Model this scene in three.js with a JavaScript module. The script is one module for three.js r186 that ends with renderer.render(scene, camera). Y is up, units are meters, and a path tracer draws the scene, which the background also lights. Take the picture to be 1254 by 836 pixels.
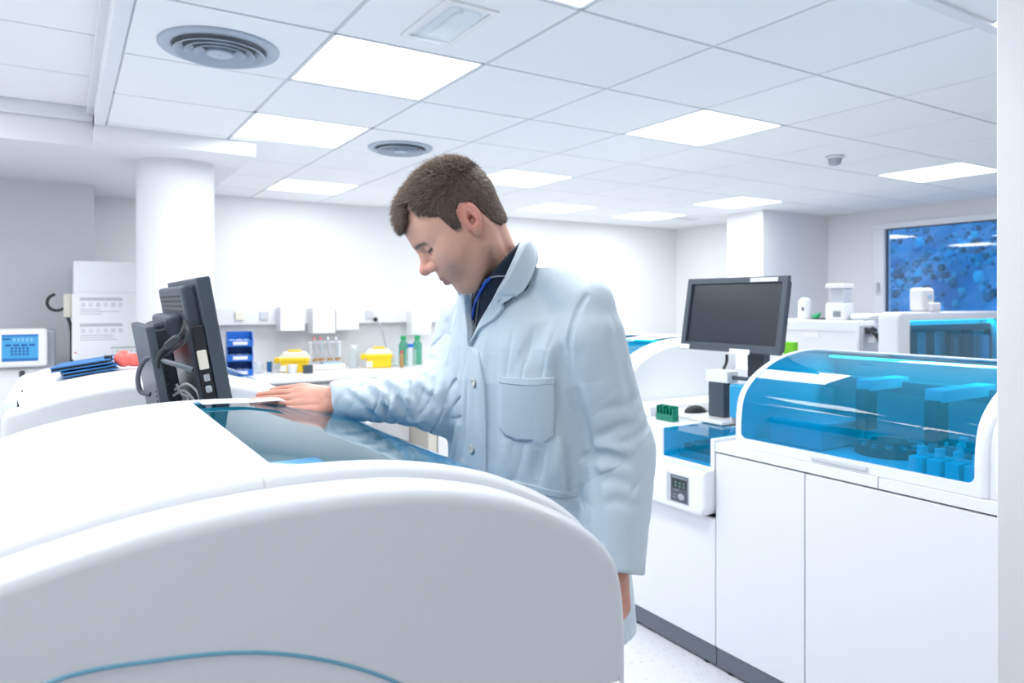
import * as THREE from 'three';
import { RoundedBoxGeometry } from 'three/addons/geometries/RoundedBoxGeometry.js';
import { mergeGeometries } from 'three/addons/utils/BufferGeometryUtils.js';
import { ImprovedNoise } from 'three/addons/math/ImprovedNoise.js';
import { RectAreaLightUniformsLib } from 'three/addons/lights/RectAreaLightUniformsLib.js';

// ------------------------------------------------------------------ camera, sky, exposure
const scene = new THREE.Scene();
const FOC = 874, CY = 370.5, YAW = 32.1 * Math.PI / 180, EYE = 1.46;
const SN = Math.sin(YAW), CS = Math.cos(YAW);
const camera = new THREE.PerspectiveCamera(2 * Math.atan(418 / FOC) * 180 / Math.PI, 1254 / 836, 0.05, 200);
camera.position.set(0, EYE, 0);
camera.lookAt(SN, EYE, -CS);
camera.setViewOffset(1254, 836, 0, 418 - CY, 1254, 836);
camera.focus = 1.5;
camera.userData.fStop = 4.5;
camera.updateProjectionMatrix();
scene.background = new THREE.Color().setRGB(0.05, 0.27, 0.62);      // blue dusk outside the window
const renderer = new THREE.WebGLRenderer({ antialias: true });
renderer.toneMapping = THREE.LinearToneMapping;
renderer.toneMappingExposure = 1.85;
renderer.shadowMap.enabled = true;
RectAreaLightUniformsLib.init();
const PANEL = { color: new THREE.Color(0.96, 0.98, 1.0), light: 6.2, glow: 1.6 };   // the LED ceiling panels

// ------------------------------------------------------------------ helpers
let seed = 12345;
const rnd = () => { seed = (seed * 1664525 + 1013904223) >>> 0; return seed / 4294967296; };
const V = (x, y, z) => new THREE.Vector3(x, y, z);
const cam = (r, y, fw) => V(r * CS + fw * SN, y, r * SN - fw * CS);           // right of, above, ahead of the camera
const pix = (u, v, fw) => cam((u - 627) / FOC * fw, EYE - (v - CY) / FOC * fw, fw);
const atY = (u, v, y) => pix(u, v, (EYE - y) * FOC / (v - CY));               // where a pixel's ray meets a height
const depthX = (u, X) => { const t = (u - 627) / FOC; return X * (CS - t * SN) / (SN + t * CS); };
const atX = (u, v, X) => { const Z = depthX(u, X), fw = X * SN + Z * CS; return V(X, EYE - (v - CY) * fw / FOC, -Z); };
const atZ = (u, v, Z) => { const t = (u - 627) / FOC, fw = Z / (CS - t * SN); return V(fw * (SN + t * CS), EYE - (v - CY) * fw / FOC, -Z); };
const clamp = (x, a, b) => Math.min(b, Math.max(a, x));
const lerp = (a, b, t) => a + (b - a) * t;
const sstep = (a, b, x) => { const t = clamp((x - a) / (b - a), 0, 1); return t * t * (3 - 2 * t); };
const taken = {};
const numbered = (n) => { const k = taken[n] = (taken[n] ?? -1) + 1; return k ? n + '_' + String(k).padStart(3, '0') : n; };
const rgb = (r, g, b) => new THREE.Color().setRGB(r, g, b);
const mat = (color, roughness = 0.5, more = {}) => new THREE.MeshPhysicalMaterial({ color, roughness, ...more });

function thing(name, label, category, [x, y, z] = [0, 0, 0], group) {
  const o = new THREE.Group(); o.name = numbered(name); o.position.set(x, y, z); scene.add(o);
  o.userData = { label, category }; if (group) o.userData.group = group;
  return o;
}
function part(parent, name, geo, m, label) {
  const o = new THREE.Mesh(geo, m); o.name = name; parent.add(o);
  if (label) o.userData.label = label;
  return o;
}
// a part whose geometry is given in world coordinates
function wpart(parent, name, geo, m, label) {
  let p = parent; const off = V(0, 0, 0);
  while (p && p !== scene) { off.add(p.position); p = p.parent; }
  geo.translate(-off.x, -off.y, -off.z);
  return part(parent, name, geo, m, label);
}
function single(name, geo, m, label, category, group) {
  const o = new THREE.Mesh(geo, m); o.name = numbered(name); scene.add(o);
  o.userData = { label, category }; if (group) o.userData.group = group;
  return o;
}
function struct(name, geo, m, label) {
  const o = geo ? new THREE.Mesh(geo, m) : new THREE.Group(); o.name = name; scene.add(o);
  o.userData = { kind: 'structure', label, category: 'building' };
  return o;
}
// box by ranges; Z ranges are depths ahead (three's z = -Z)
const box = (x0, x1, y0, y1, Z0, Z1, r = 0, seg = 2) => {
  const w = x1 - x0, h = y1 - y0, d = Math.abs(Z1 - Z0);
  const g = r ? new RoundedBoxGeometry(w, h, d, seg, Math.min(r, w / 2.01, h / 2.01, d / 2.01)) : new THREE.BoxGeometry(w, h, d);
  return g.translate((x0 + x1) / 2, (y0 + y1) / 2, -(Z0 + Z1) / 2);
};
const plain = (g) => { const q = g.index ? g.toNonIndexed() : g; for (const k of Object.keys(q.attributes)) if (!['position', 'normal', 'uv'].includes(k)) q.deleteAttribute(k); return q; };
const merge = (list) => mergeGeometries(list.map(plain));
const tube = (pts, r, seg = 40, rad = 8) => new THREE.TubeGeometry(new THREE.CatmullRomCurve3(pts), seg, r, rad);
const cyl = (x, y, Z, r0, r1, h, seg = 24) => new THREE.CylinderGeometry(r1, r0, h, seg).translate(x, y + h / 2, -Z);
const lathe = (pts, seg = 32) => new THREE.LatheGeometry(pts.map(([x, y]) => new THREE.Vector2(x, y)), seg);
function grid(nu, nv, f, closeU = false) {                             // parametric surface f(i/nu, j/nv) -> Vector3
  const p = [], uv = [], ix = [];
  for (let i = 0; i <= nu; i++) for (let j = 0; j <= nv; j++) { const q = f(i / nu, j / nv); p.push(q.x, q.y, q.z); uv.push(i / nu, j / nv); }
  for (let i = 0; i < nu; i++) for (let j = 0; j < nv; j++) { const a = i * (nv + 1) + j, b = a + nv + 1; ix.push(a, b, a + 1, b, b + 1, a + 1); }
  const g = new THREE.BufferGeometry();
  g.setAttribute('position', new THREE.Float32BufferAttribute(p, 3)); g.setAttribute('uv', new THREE.Float32BufferAttribute(uv, 2));
  g.setIndex(ix); g.computeVertexNormals(); return g;
}
function canvasTex(w, h, draw, colour = true) {
  const c = document.createElement('canvas'); c.width = w; c.height = h; draw(c.getContext('2d'), w, h);
  const t = new THREE.CanvasTexture(c); if (colour) t.colorSpace = THREE.SRGBColorSpace; t.magFilter = THREE.LinearFilter; return t;
}

// ------------------------------------------------------------------ materials
const M = {
  wall: mat(rgb(0.815, 0.82, 0.84), 0.75), wallGrey: mat(rgb(0.70, 0.72, 0.76), 0.8), plaster: mat(rgb(0.79, 0.80, 0.83), 0.85),
  tile: mat(rgb(0.80, 0.83, 0.87), 0.9), tbar: mat(rgb(0.62, 0.65, 0.69), 0.7), trim: mat(rgb(0.78, 0.81, 0.85), 0.6),
  shell: mat(rgb(0.84, 0.865, 0.905), 0.32), shellMatt: mat(rgb(0.82, 0.845, 0.885), 0.45), door: mat(rgb(0.80, 0.82, 0.87), 0.42), whiteGoods: mat(rgb(0.84, 0.85, 0.87), 0.4),
  gap: mat(rgb(0.10, 0.11, 0.13), 0.7), plinth: mat(rgb(0.13, 0.15, 0.19), 0.5), handle: mat(rgb(0.62, 0.64, 0.68), 0.45),
  blue: mat(rgb(0.004, 0.52, 0.80), 0.03, { transmission: 0.84, thickness: 0, ior: 1.5, specularIntensity: 0.8, side: THREE.DoubleSide }),
  bluePlastic: mat(rgb(0.02, 0.36, 0.66), 0.25), acrylic: mat(rgb(0.16, 0.40, 0.54), 0.12),
  charcoal: mat(rgb(0.035, 0.048, 0.068), 0.42), charcoal2: mat(rgb(0.06, 0.078, 0.105), 0.38), black: mat(rgb(0.015, 0.016, 0.02), 0.5), cable: mat(rgb(0.03, 0.035, 0.045), 0.45),
  steel: mat(rgb(0.55, 0.57, 0.6), 0.3, { metalness: 0.9 }), ventGrey: mat(rgb(0.42, 0.49, 0.57), 0.45),
  worktop: mat(rgb(0.84, 0.84, 0.84), 0.35), worktopEdge: mat(rgb(0.30, 0.28, 0.26), 0.5), paper: mat(rgb(0.88, 0.89, 0.91), 0.8),
  yellow: mat(rgb(0.92, 0.62, 0.01), 0.4), paleYellow: mat(rgb(0.86, 0.82, 0.68), 0.4), binBlue: mat(rgb(0.005, 0.15, 0.62), 0.35), red: mat(rgb(0.75, 0.02, 0.06), 0.4), coral: mat(rgb(0.86, 0.16, 0.13), 0.4),
  folder: mat(rgb(0.02, 0.16, 0.42), 0.4), green: mat(rgb(0.0, 0.20, 0.12), 0.35), lime: mat(rgb(0.16, 0.55, 0.01), 0.5), leafGreen: mat(rgb(0.02, 0.38, 0.14), 0.5), cream: mat(rgb(0.68, 0.64, 0.56), 0.5),
  clear: mat(rgb(0.92, 0.96, 0.98), 0.05, { transmission: 0.85, thickness: 0 }), greenClear: mat(rgb(0.20, 0.62, 0.46), 0.1, { transmission: 0.6, thickness: 0 }), pane: mat(rgb(0.93, 0.97, 1.0), 0.01, { transmission: 1, thickness: 0, ior: 1.5 }),
  brown: mat(rgb(0.42, 0.25, 0.10), 0.5), paleBlue: mat(rgb(0.45, 0.62, 0.85), 0.4), grey: mat(rgb(0.42, 0.46, 0.52), 0.5), machineGrey: mat(rgb(0.52, 0.56, 0.62), 0.5), darkPart: mat(rgb(0.04, 0.05, 0.07), 0.5), midPart: mat(rgb(0.25, 0.28, 0.32), 0.5),
};
const diffuser = new THREE.MeshStandardMaterial({ color: 0xffffff, roughness: 0.6, emissive: PANEL.color, emissiveIntensity: PANEL.glow });

// ------------------------------------------------------------------ the room
const CEIL = EYE + 0.92, GX = 1.38, GZ = 1.79, T = 0.6;                // ceiling grid of 60 cm tiles
const RX0 = -1.7, RX1 = 6.9, RZ0 = -2.6, RZ1 = 6.5;
{
  const speck = canvasTex(512, 512, (c, w, h) => {
    c.fillStyle = '#e3e5ea'; c.fillRect(0, 0, w, h);
    for (let i = 0; i < 1500; i++) { const s = 0.8 + rnd() * 2.4, k = 190 + rnd() * 50 | 0; c.fillStyle = `rgba(${k},${k},${k + 6},0.55)`; c.beginPath(); c.ellipse(rnd() * w, rnd() * h, s * (1 + rnd()), s, rnd() * 3, 0, 7); c.fill(); }
  });
  speck.wrapS = speck.wrapT = THREE.RepeatWrapping; speck.repeat.set(10, 10);
  const fm = mat(0xffffff, 0.32, { map: speck });
  struct('floor', box(RX0 - 0.2, RX1 + 0.5, -0.1, 0, RZ0 - 0.2, RZ1 + 0.2), fm, 'pale speckled vinyl floor');
  struct('wall_back', box(RX0 - 0.1, RX1 + 0.5, 0, 2.75, RZ1, RZ1 + 0.15), M.wall, 'white back wall behind the bench');
  struct('wall_left', box(RX0 - 0.15, RX0, 0, 2.75, RZ0, RZ1), M.wall, 'white wall on the left');
  struct('wall_front', box(RX0 - 0.15, RX1 + 0.5, 0, 2.75, RZ0 - 0.15, RZ0), M.wall, 'white wall behind the camera');
  struct('wall_alcove', box(RX0, 0.18, 0, 2.3, 5.92, RZ1 - 0.001), M.wallGrey, 'grey wall section beside the tall cabinet');
  struct('wall_recess', box(6.5, RX1, 0, CEIL, 5.11, RZ1 - 0.001), M.wall, 'white wall beyond the square pillar');
  const pil = struct('wall_pillar', box(5.85, RX1, 0, CEIL, 4.66, 5.11), M.wall, 'square white wall pillar beside the window');
  // wall with the window opening
  const w0 = 1.5, w1 = 4.15, s0 = 1.24, s1 = 2.25, X0 = RX1, X1 = RX1 + 0.3;
  struct('wall_right', merge([box(X0, X1, 0, s0, RZ0, RZ1), box(X0, X1, s1, 2.75, RZ0, RZ1), box(X0, X1, s0, s1, RZ0, w0), box(X0, X1, s0, s1, w1, RZ1)]), M.wall, 'white wall around the window');
  const win = struct('window_1', null, null, 'window with a white frame looking onto a dusky blue hillside');
  const fr = (x0, x1, y0, y1, z0, z1) => { const o = part(win, 'window_frame', box(x0, x1, y0, y1, z0, z1, 0.008), M.shellMatt); return o; };
  fr(X0 - 0.02, X0 + 0.06, s0, s0 + 0.06, w0, w1); fr(X0 - 0.02, X0 + 0.06, s1 - 0.06, s1, w0, w1); fr(X0 - 0.021, X0 + 0.06, s0 + 0.06, s1 - 0.06, w1 - 0.12, w1); fr(X0 - 0.021, X0 + 0.06, s0 + 0.06, s1 - 0.06, w0, w0 + 0.12);
  part(win, 'pane', box(X0 + 0.03, X0 + 0.031, s0 + 0.05, s1 - 0.05, w0 + 0.1, w1 - 0.11), M.pane);
  part(win, 'seal', merge([box(X0 + 0.01, X0 + 0.035, s1 - 0.072, s1 - 0.058, w0 + 0.1, w1 - 0.11), box(X0 + 0.01, X0 + 0.035, s0 + 0.058, s1 - 0.06, w1 - 0.132, w1 - 0.118)]), M.gap);
  part(win, 'handle', merge([box(X0 - 0.05, X0 - 0.02, 1.58, 1.66, w1 - 0.075, w1 - 0.05, 0.005), box(X0 - 0.06, X0 - 0.045, 1.55, 1.66, w1 - 0.072, w1 - 0.053, 0.005)]), M.handle);
  part(win, 'window_sill', box(X0 - 0.05, X0 + 0.25, s0 - 0.03, s0, w0 - 0.05, w1 + 0.05, 0.005), M.worktop);
  struct('wall_partition', box(1.62, 2.3, 0, CEIL, -0.9, 0.712, 0.003), M.wall, 'white wall end at the doorway beside the right-hand analyzer');
  struct('roof_slab', box(RX0 - 0.2, RX1 + 0.5, 2.75, 2.9, RZ0 - 0.2, RZ1 + 0.2), M.plaster, 'concrete slab above the ceiling');
}
const LIGHTS = [[-1, 1], [-1, 3], [0, 6], [2, 1], [2, 4], [4, 6], [6, 6], [6, 4], [6, 1], [-1, -1], [2, -2], [6, -2]];
{
  const HOLES = [[-2, 1, 0.475, 2.74, 0.155], [0, 3, 1.69, 3.94, 0.143], [7, 6, 5.73, 5.62, 0.18, 0.05]];   // tiles cut for the vents: column, row, centre, half size
  const ceil = struct('ceiling', null, null, 'suspended ceiling of white 60 cm tiles');
  const tg = new RoundedBoxGeometry(T - 0.014, 0.02, T - 0.014, 1, 0.004);
  const tiles = [0, 1, 2].map((k) => mat(rgb(0.87 + k * 0.008, 0.895 + k * 0.007, 0.915 + k * 0.006), 0.9));
  for (let i = -2; i <= 9; i++) for (let j = -7; j <= 7; j++) {
    if (LIGHTS.some(([a, b]) => a === i && b === j)) continue;
    const x0 = GX + i * T, Z0 = GZ + j * T; if (i === 9 && x0 + T > RX1) { if (RX1 - x0 > 0.05) part(ceil, 'ceiling_tile', box(x0 + 0.007, RX1, CEIL, CEIL + 0.02, Z0 + 0.007, Z0 + T - 0.007), tiles[1]); continue; }
    const hole = HOLES.find(([a, b]) => a === i && b === j);
    if (hole) { const [, , hx, hZ, hr, hw] = hole, sh = new THREE.Shape(), q = T / 2 - 0.007, cx = hx - x0 - T / 2, cy = hZ - Z0 - T / 2, h = new THREE.Path(); sh.moveTo(-q, -q); sh.lineTo(q, -q); sh.lineTo(q, q); sh.lineTo(-q, q); sh.closePath();
      if (hw) { h.moveTo(cx - hr, cy - hw); h.lineTo(cx - hr, cy + hw); h.lineTo(cx + hr, cy + hw); h.lineTo(cx + hr, cy - hw); h.closePath(); } else h.absarc(cx, cy, hr, 0, Math.PI * 2, true);
      sh.holes.push(h); part(ceil, 'ceiling_tile', new THREE.ExtrudeGeometry(sh, { depth: 0.02, bevelEnabled: false, curveSegments: 40 }).rotateX(-Math.PI / 2).translate(x0 + T / 2, CEIL, -(Z0 + T / 2)), tiles[1]); continue; }
    const o = part(ceil, 'ceiling_tile', tg, tiles[(i * 7 + j * 13 + 90) % 3]);
    o.position.set(x0 + T / 2, CEIL + 0.01, -(Z0 + T / 2));
  }
  for (let i = -2; i <= 9; i++) part(ceil, 'grid_bar', box(GX + i * T - 0.012, GX + i * T + 0.012, CEIL + 0.005, CEIL + 0.012, RZ0, RZ1), M.tbar);
  for (let j = -7; j <= 7; j++) part(ceil, 'cross_bar', box(GX - 2 * T, RX1, CEIL + 0.005, CEIL + 0.012, GZ + j * T - 0.012, GZ + j * T + 0.012), M.tbar);
  part(ceil, 'wide_trim', box(1.4, RX1, CEIL - 0.012, CEIL + 0.004, GZ - T - 0.045, GZ - T - 0.004, 0.003), M.trim);
  // raised ceiling bay on the left and the beam along it
  const bay = struct('ceiling_bay', null, null, 'raised tiled ceiling bay on the left');
  const bg = new RoundedBoxGeometry(T - 0.012, 0.02, T - 0.012, 1, 0.003);
  for (let i = 0; i < 3; i++) for (let j = 0; j < 12; j++) { const o = part(bay, 'ceiling_tile', bg, tiles[(i + j) % 3]); o.position.set(0.13 - T / 2 - i * T, CEIL + 0.13, -(4.42 - T / 2 - j * T)); }
  part(bay, 'backing', box(RX0, 0.13, CEIL + 0.13, CEIL + 0.16, RZ0, 4.45), M.tbar);
  struct('trim_1', merge([box(0.13, 0.18, CEIL - 0.004, CEIL + 0.3, RZ0, 4.25, 0.003), box(0.10, 0.135, CEIL + 0.085, CEIL + 0.125, RZ0, 4.45, 0.004)]), M.trim, 'white edge beam of the raised ceiling bay');
  struct('trim_2', box(RX0, 0.13, CEIL + 0.05, CEIL + 0.125, 4.42, 4.455, 0.004), M.trim, 'white edge trim at the end of the raised bay');
  struct('ceiling_soffit', merge([box(0.13, 0.93, CEIL - 0.08, CEIL + 0.0, 4.25, RZ1), box(RX0, 0.13, CEIL - 0.08, CEIL + 0.3, 4.46, RZ1)]), M.plaster, 'lowered plaster soffit around the round column');
  for (const [i, j] of LIGHTS) {
    const x = GX + (i + 0.5) * T, Z = GZ + (j + 0.5) * T;
    const where = { '-1,1': 'between the large round vent and the emergency light', '-1,3': 'next to the lowered soffit edge', '0,6': 'near the back wall past the second round vent', '2,1': 'two tiles from the smoke detector', '2,4': 'above and behind the man', '4,6': 'close to the back wall', '6,6': 'beside the slot vent', '6,4': 'in front of the square pillar', '6,1': 'close to the window', '-1,-1': 'diagonally across from the emergency light', '2,-2': 'over the wide blue-windowed analyzer', '6,-2': 'beyond the doorway wall end' }[`${i},${j}`] ?? 'over the near end of the room';
    const t = thing('ceiling_light', 'square white LED ceiling panel ' + where, 'ceiling light', [x, CEIL, -Z], 'LED panels in the ceiling');
    const s = T - 0.03, e = 0.012;
    part(t, 'frame', merge([[-1, 0], [1, 0], [0, -1], [0, 1]].map(([a, b]) => new RoundedBoxGeometry(a ? e : s + e * 2, 0.012, b ? e : s + e * 2, 1, 0.003).translate(a * (s / 2 + e / 2), 0.006, b * (s / 2 + e / 2)))), M.trim);
    part(t, 'diffuser', new RoundedBoxGeometry(s, 0.01, s, 1, 0.002).translate(0, 0.008, 0), diffuser);
    const L = new THREE.RectAreaLight(PANEL.color, PANEL.light, s, s); L.position.set(0, -0.003, 0); L.rotation.x = -Math.PI / 2; t.add(L);
  }
  // round air diffusers
  const vent = (x, Z, R, label) => {
    const t = thing('ceiling_vent', label, 'vent', [x, CEIL, -Z], 'round vents');
    part(t, 'rim', lathe([[R, 0.002], [R, -0.006], [R * 0.97, -0.012], [R * 0.80, -0.010], [R * 0.76, 0.0], [R * 0.76, 0.03]], 64), M.ventGrey);
    part(t, 'duct', lathe([[R * 0.75, -0.004], [R * 0.75, 0.20], [0.0001, 0.20]], 48), M.trim);
    for (const [a, b] of [[0.74, 0.60], [0.57, 0.44], [0.41, 0.29]]) part(t, 'ring', lathe([[R * b, -0.004], [R * (b + 0.02), -0.003], [R * a, -0.026], [R * (a + 0.012), -0.028], [R * (a + 0.015), -0.024]], 64), M.ventGrey);
    part(t, 'cap', lathe([[0.0001, -0.03], [R * 0.2, -0.029], [R * 0.235, -0.024], [R * 0.16, -0.004]], 48), M.ventGrey);
    part(t, 'screw', new THREE.SphereGeometry(0.006, 12, 8).translate(0, -0.029, 0), M.handle);
  };
  vent(0.475, 2.74, 0.205, 'large grey round ring vent in the ceiling beside the edge beam');
  vent(1.69, 3.94, 0.19, 'grey round ring vent in the ceiling above the man');
  // emergency light, smoke detector, slot vent
  const em = thing('emergency_light', 'clear rectangular emergency light fitting flush in the ceiling', 'light', [1.07, CEIL, -2.1]);
  part(em, 'frame', merge([box(-0.095, 0.095, -0.008, 0.006, -0.17, -0.15), box(-0.095, 0.095, -0.008, 0.006, 0.15, 0.17), box(-0.095, -0.075, -0.008, 0.006, -0.149, 0.149), box(0.075, 0.095, -0.008, 0.006, -0.149, 0.149)]), M.whiteGoods);
  part(em, 'lens', new RoundedBoxGeometry(0.11, 0.025, 0.27, 3, 0.01).translate(0, -0.012, 0), M.clear);
  part(em, 'lamp_tube', new THREE.CylinderGeometry(0.008, 0.008, 0.22, 12).rotateX(Math.PI / 2).translate(-0.01, -0.004, 0), M.whiteGoods);
  const sd = thing('smoke_detector', 'small white round smoke detector on the ceiling', 'detector', [4.1, CEIL, -2.72]);
  part(sd, 'base', lathe([[0.0001, 0], [0.055, 0], [0.055, -0.012], [0.045, -0.018]], 32), M.whiteGoods);
  part(sd, 'chamber', lathe([[0.04, -0.016], [0.036, -0.05], [0.02, -0.058], [0.0001, -0.06]], 32), M.grey);
  const sv = thing('slot_vent', 'dark narrow slot vent in the ceiling near the back corner', 'vent', [5.73, CEIL, -5.62]);
  part(sv, 'frame', merge([box(-0.2, 0.2, -0.006, 0.0, -0.065, -0.045), box(-0.2, 0.2, -0.006, 0.0, 0.045, 0.065), box(-0.2, -0.175, -0.006, 0.0, -0.045, 0.045), box(0.175, 0.2, -0.006, 0.0, -0.045, 0.045)]), M.trim);
  part(sv, 'duct', merge([box(-0.18, 0.18, 0.15, 0.16, -0.05, 0.05), box(-0.18, -0.175, 0, 0.15, -0.05, 0.05), box(0.175, 0.18, 0, 0.15, -0.05, 0.05), box(-0.175, 0.175, 0, 0.15, -0.05, -0.046), box(-0.175, 0.175, 0, 0.15, 0.046, 0.05)]), M.trim);
  for (let k = 0; k < 3; k++) part(sv, 'slat', new THREE.BoxGeometry(0.35, 0.002, 0.02).rotateX(0.7).translate(0, 0.004, -0.026 + k * 0.026), M.trim);
  // round column
  const colG = lathe([[0.0001, 0], [0.215, 0], [0.215, CEIL - 0.08], [0.0001, CEIL - 0.08]], 96).translate(0.575, 0, -4.76);
  struct('column', colG, M.plaster, 'round white column').userData.label = 'round white plaster column reaching the soffit';
}
// hillside outside the window
{
  const n = new ImprovedNoise();
  const H = (x, z) => -6 + (x - 8) * 0.62 + n.noise(x * 0.08, z * 0.08, 1.3) * 4 + n.noise(x * 0.3, z * 0.3, 4.1) * 0.9;
  const col = [];
  const g = grid(170, 220, (a, b) => { const x = 9 + a * a * 70, z = 12 - b * 62; return V(x, H(x, z), z); });
  const p = g.attributes.position;
  for (let i = 0; i < p.count; i++) { const x = p.getX(i), z = p.getZ(i), k = 0.5 + 0.9 * n.noise(x * 0.35, z * 0.35, 9) + 0.6 * n.noise(x * 1.1, z * 1.1, 3) + 0.4 * n.noise(x * 2.9, z * 2.9, 5), q = clamp(k, 0.05, 1.2); col.push(0.05 + 0.6 * q * q, 0.26 + 0.46 * q, 0.42 + 0.42 * q); }
  g.setAttribute('color', new THREE.Float32BufferAttribute(col, 3));
  const hill = struct('hillside', g, mat(0xffffff, 0.95, { vertexColors: true }), 'dusky blue hillside outside the window');
  const crown = new THREE.IcosahedronGeometry(1, 1); const cp = crown.attributes.position;
  for (let i = 0; i < cp.count; i++) { const k = 0.8 + 0.35 * n.noise(cp.getX(i) * 2.3, cp.getY(i) * 2.3, cp.getZ(i) * 2.3); cp.setXYZ(i, cp.getX(i) * k, cp.getY(i) * k, cp.getZ(i) * k); }
  crown.computeVertexNormals();
  const woods = new THREE.InstancedMesh(crown, mat(rgb(0.14, 0.44, 0.46), 0.95), 9000); woods.name = 'hillside_woods'; const mx = new THREE.Matrix4();
  for (let i = 0; i < 9000; i++) { const x = 11 + rnd() * rnd() * 40, z = -x * (0.25 + 0.5 * rnd()), s = (0.02 + rnd() * rnd() * 0.10) * (0.5 + x / 20); mx.makeScale(s, s * (0.8 + rnd() * 0.6), s); mx.setPosition(x, H(x, z) + s * 0.4, z); woods.setMatrixAt(i, mx); const tone = 0.45 + 1.5 * Math.pow(rnd(), 1.6); woods.setColorAt(i, rgb(tone * (0.4 + rnd() * 0.5), tone, tone * (0.95 + rnd() * 0.2))); }
  woods.userData = { kind: 'stuff', label: 'bushes and trees covering the hillside outside', category: 'woods' }; scene.add(woods);
  const hp = atX(1150, 340, 30);
  const hs = thing('far_house', 'small pale house on the hillside outside the window', 'house', [hp.x, H(hp.x, hp.z) - 0.2, hp.z]);
  part(hs, 'wall', box(-0.8, 0.8, 0, 1.9, -1.2, 1.2), M.wall);
  part(hs, 'roof', new THREE.CylinderGeometry(0.02, 1.3, 0.8, 4, 1).rotateY(Math.PI / 4).scale(1, 1, 1.4).translate(0, 2.3, 0), M.grey);
  for (const k of [-0.6, 0, 0.6]) part(hs, 'window', box(-0.83, -0.79, 0.7, 1.2, k - 0.15, k + 0.15), M.charcoal2);
}
// LED panels of the raised bay, above the left-hand row
for (const [X, Z, where] of [[-0.47, 0.55, 'over the paper-strip analyzer'], [-0.47, 1.75, 'over the rear-seen monitor'], [-0.95, 2.95, 'over the folder-topped analyzer'], [-0.95, 4.0, 'before the side bench']]) {
  const t = thing('ceiling_light', 'square white LED panel in the raised ceiling bay ' + where, 'ceiling light', [X, CEIL + 0.118, -Z], 'LED panels in the raised bay'), s = 0.56;
  part(t, 'diffuser', new RoundedBoxGeometry(s, 0.01, s, 1, 0.002), diffuser); part(t, 'frame', new RoundedBoxGeometry(s + 0.03, 0.008, s + 0.03, 1, 0.002).translate(0, 0.004, 0), M.trim);
  const L = new THREE.RectAreaLight(PANEL.color, PANEL.light, s, s); L.position.set(0, -0.008, 0); L.rotation.x = -Math.PI / 2; t.add(L);
}
// ------------------------------------------------------------------ the analyzers: one hood profile for all
// profile from the front foot up over the crest to the rear: [offset behind the front, height]
const PROF = [[0, 0.903], [0, 0.95], [0.001, 1.0], [0.006, 1.05], [0.018, 1.095], [0.042, 1.13], [0.09, 1.17], [0.15, 1.203], [0.22, 1.23], [0.34, 1.256], [0.48, 1.264], [0.62, 1.256], [0.74, 1.234], [0.80, 1.216]];
const profCurve = new THREE.CatmullRomCurve3(PROF.map(([o, y]) => V(o, y, 0)), false, 'centripetal'); profCurve.arcLengthDivisions = 800;
const PLEN = profCurve.getLength();
const profAt = (s, out = 0) => { const t = clamp(s / PLEN, 0, 1), p = profCurve.getPointAt(t), g = profCurve.getTangentAt(t); return [p.x - g.y * out, p.y + g.x * out]; };
const sOfOffset = (o) => { let a = 0, b = PLEN; for (let k = 0; k < 40; k++) { const m = (a + b) / 2; if (profAt(m)[0] < o || profAt(m)[1] < 1.0) a = m; else b = m; } return a; };
const sOfHeight = (y) => { let a = 0, b = PLEN; for (let k = 0; k < 40; k++) { const m = (a + b) / 2, q = profAt(m); if (q[1] < y && q[0] < 0.4) a = m; else b = m; } return a; };
const hoodY = (o) => profAt(sOfOffset(o))[1];

// outline of a rounded rectangle in (s, Z), with the matching points on the outer rectangle
function ringPoints(a0, a1, b0, b1, r, A0, A1, B0, B1) {
  const inner = [], outer = [], side = 34, arc = 8;
  const cs = [[a1 - r, b1 - r, 0, A1, B1], [a0 + r, b1 - r, 1, A0, B1], [a0 + r, b0 + r, 2, A0, B0], [a1 - r, b0 + r, 3, A1, B0]];
  for (let k = 0; k < 4; k++) {
    const [ca, cb, q, oa, ob] = cs[k], [na, nb, nq, noa, nob] = cs[(k + 1) % 4];
    for (let i = 0; i <= arc; i++) {
      const t = (q + i / arc) * Math.PI / 2, x = ca + r * Math.cos(t), y = cb + r * Math.sin(t); inner.push([x, y]);
      const f = i / arc; // towards the corner and away again along the outer rectangle
      const first = (q % 2 === 0) ? [oa, lerp(y, ob, f * 2)] : [lerp(x, oa, f * 2), ob], last = (q % 2 === 0) ? [lerp(oa, x, f * 2 - 1), ob] : [oa, lerp(ob, y, f * 2 - 1)];
      outer.push(f <= 0.5 ? first : last);
    }
    const t1 = (nq) * Math.PI / 2, e = inner[inner.length - 1], n0 = [na + r * Math.cos(t1), nb + r * Math.sin(t1)];
    for (let i = 1; i < side; i++) { const p = [lerp(e[0], n0[0], i / side), lerp(e[1], n0[1], i / side)]; inner.push(p); outer.push((q % 2 === 0) ? [p[0], ob] : [oa, p[1]]); }
  }
  return { inner, outer };
}
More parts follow.
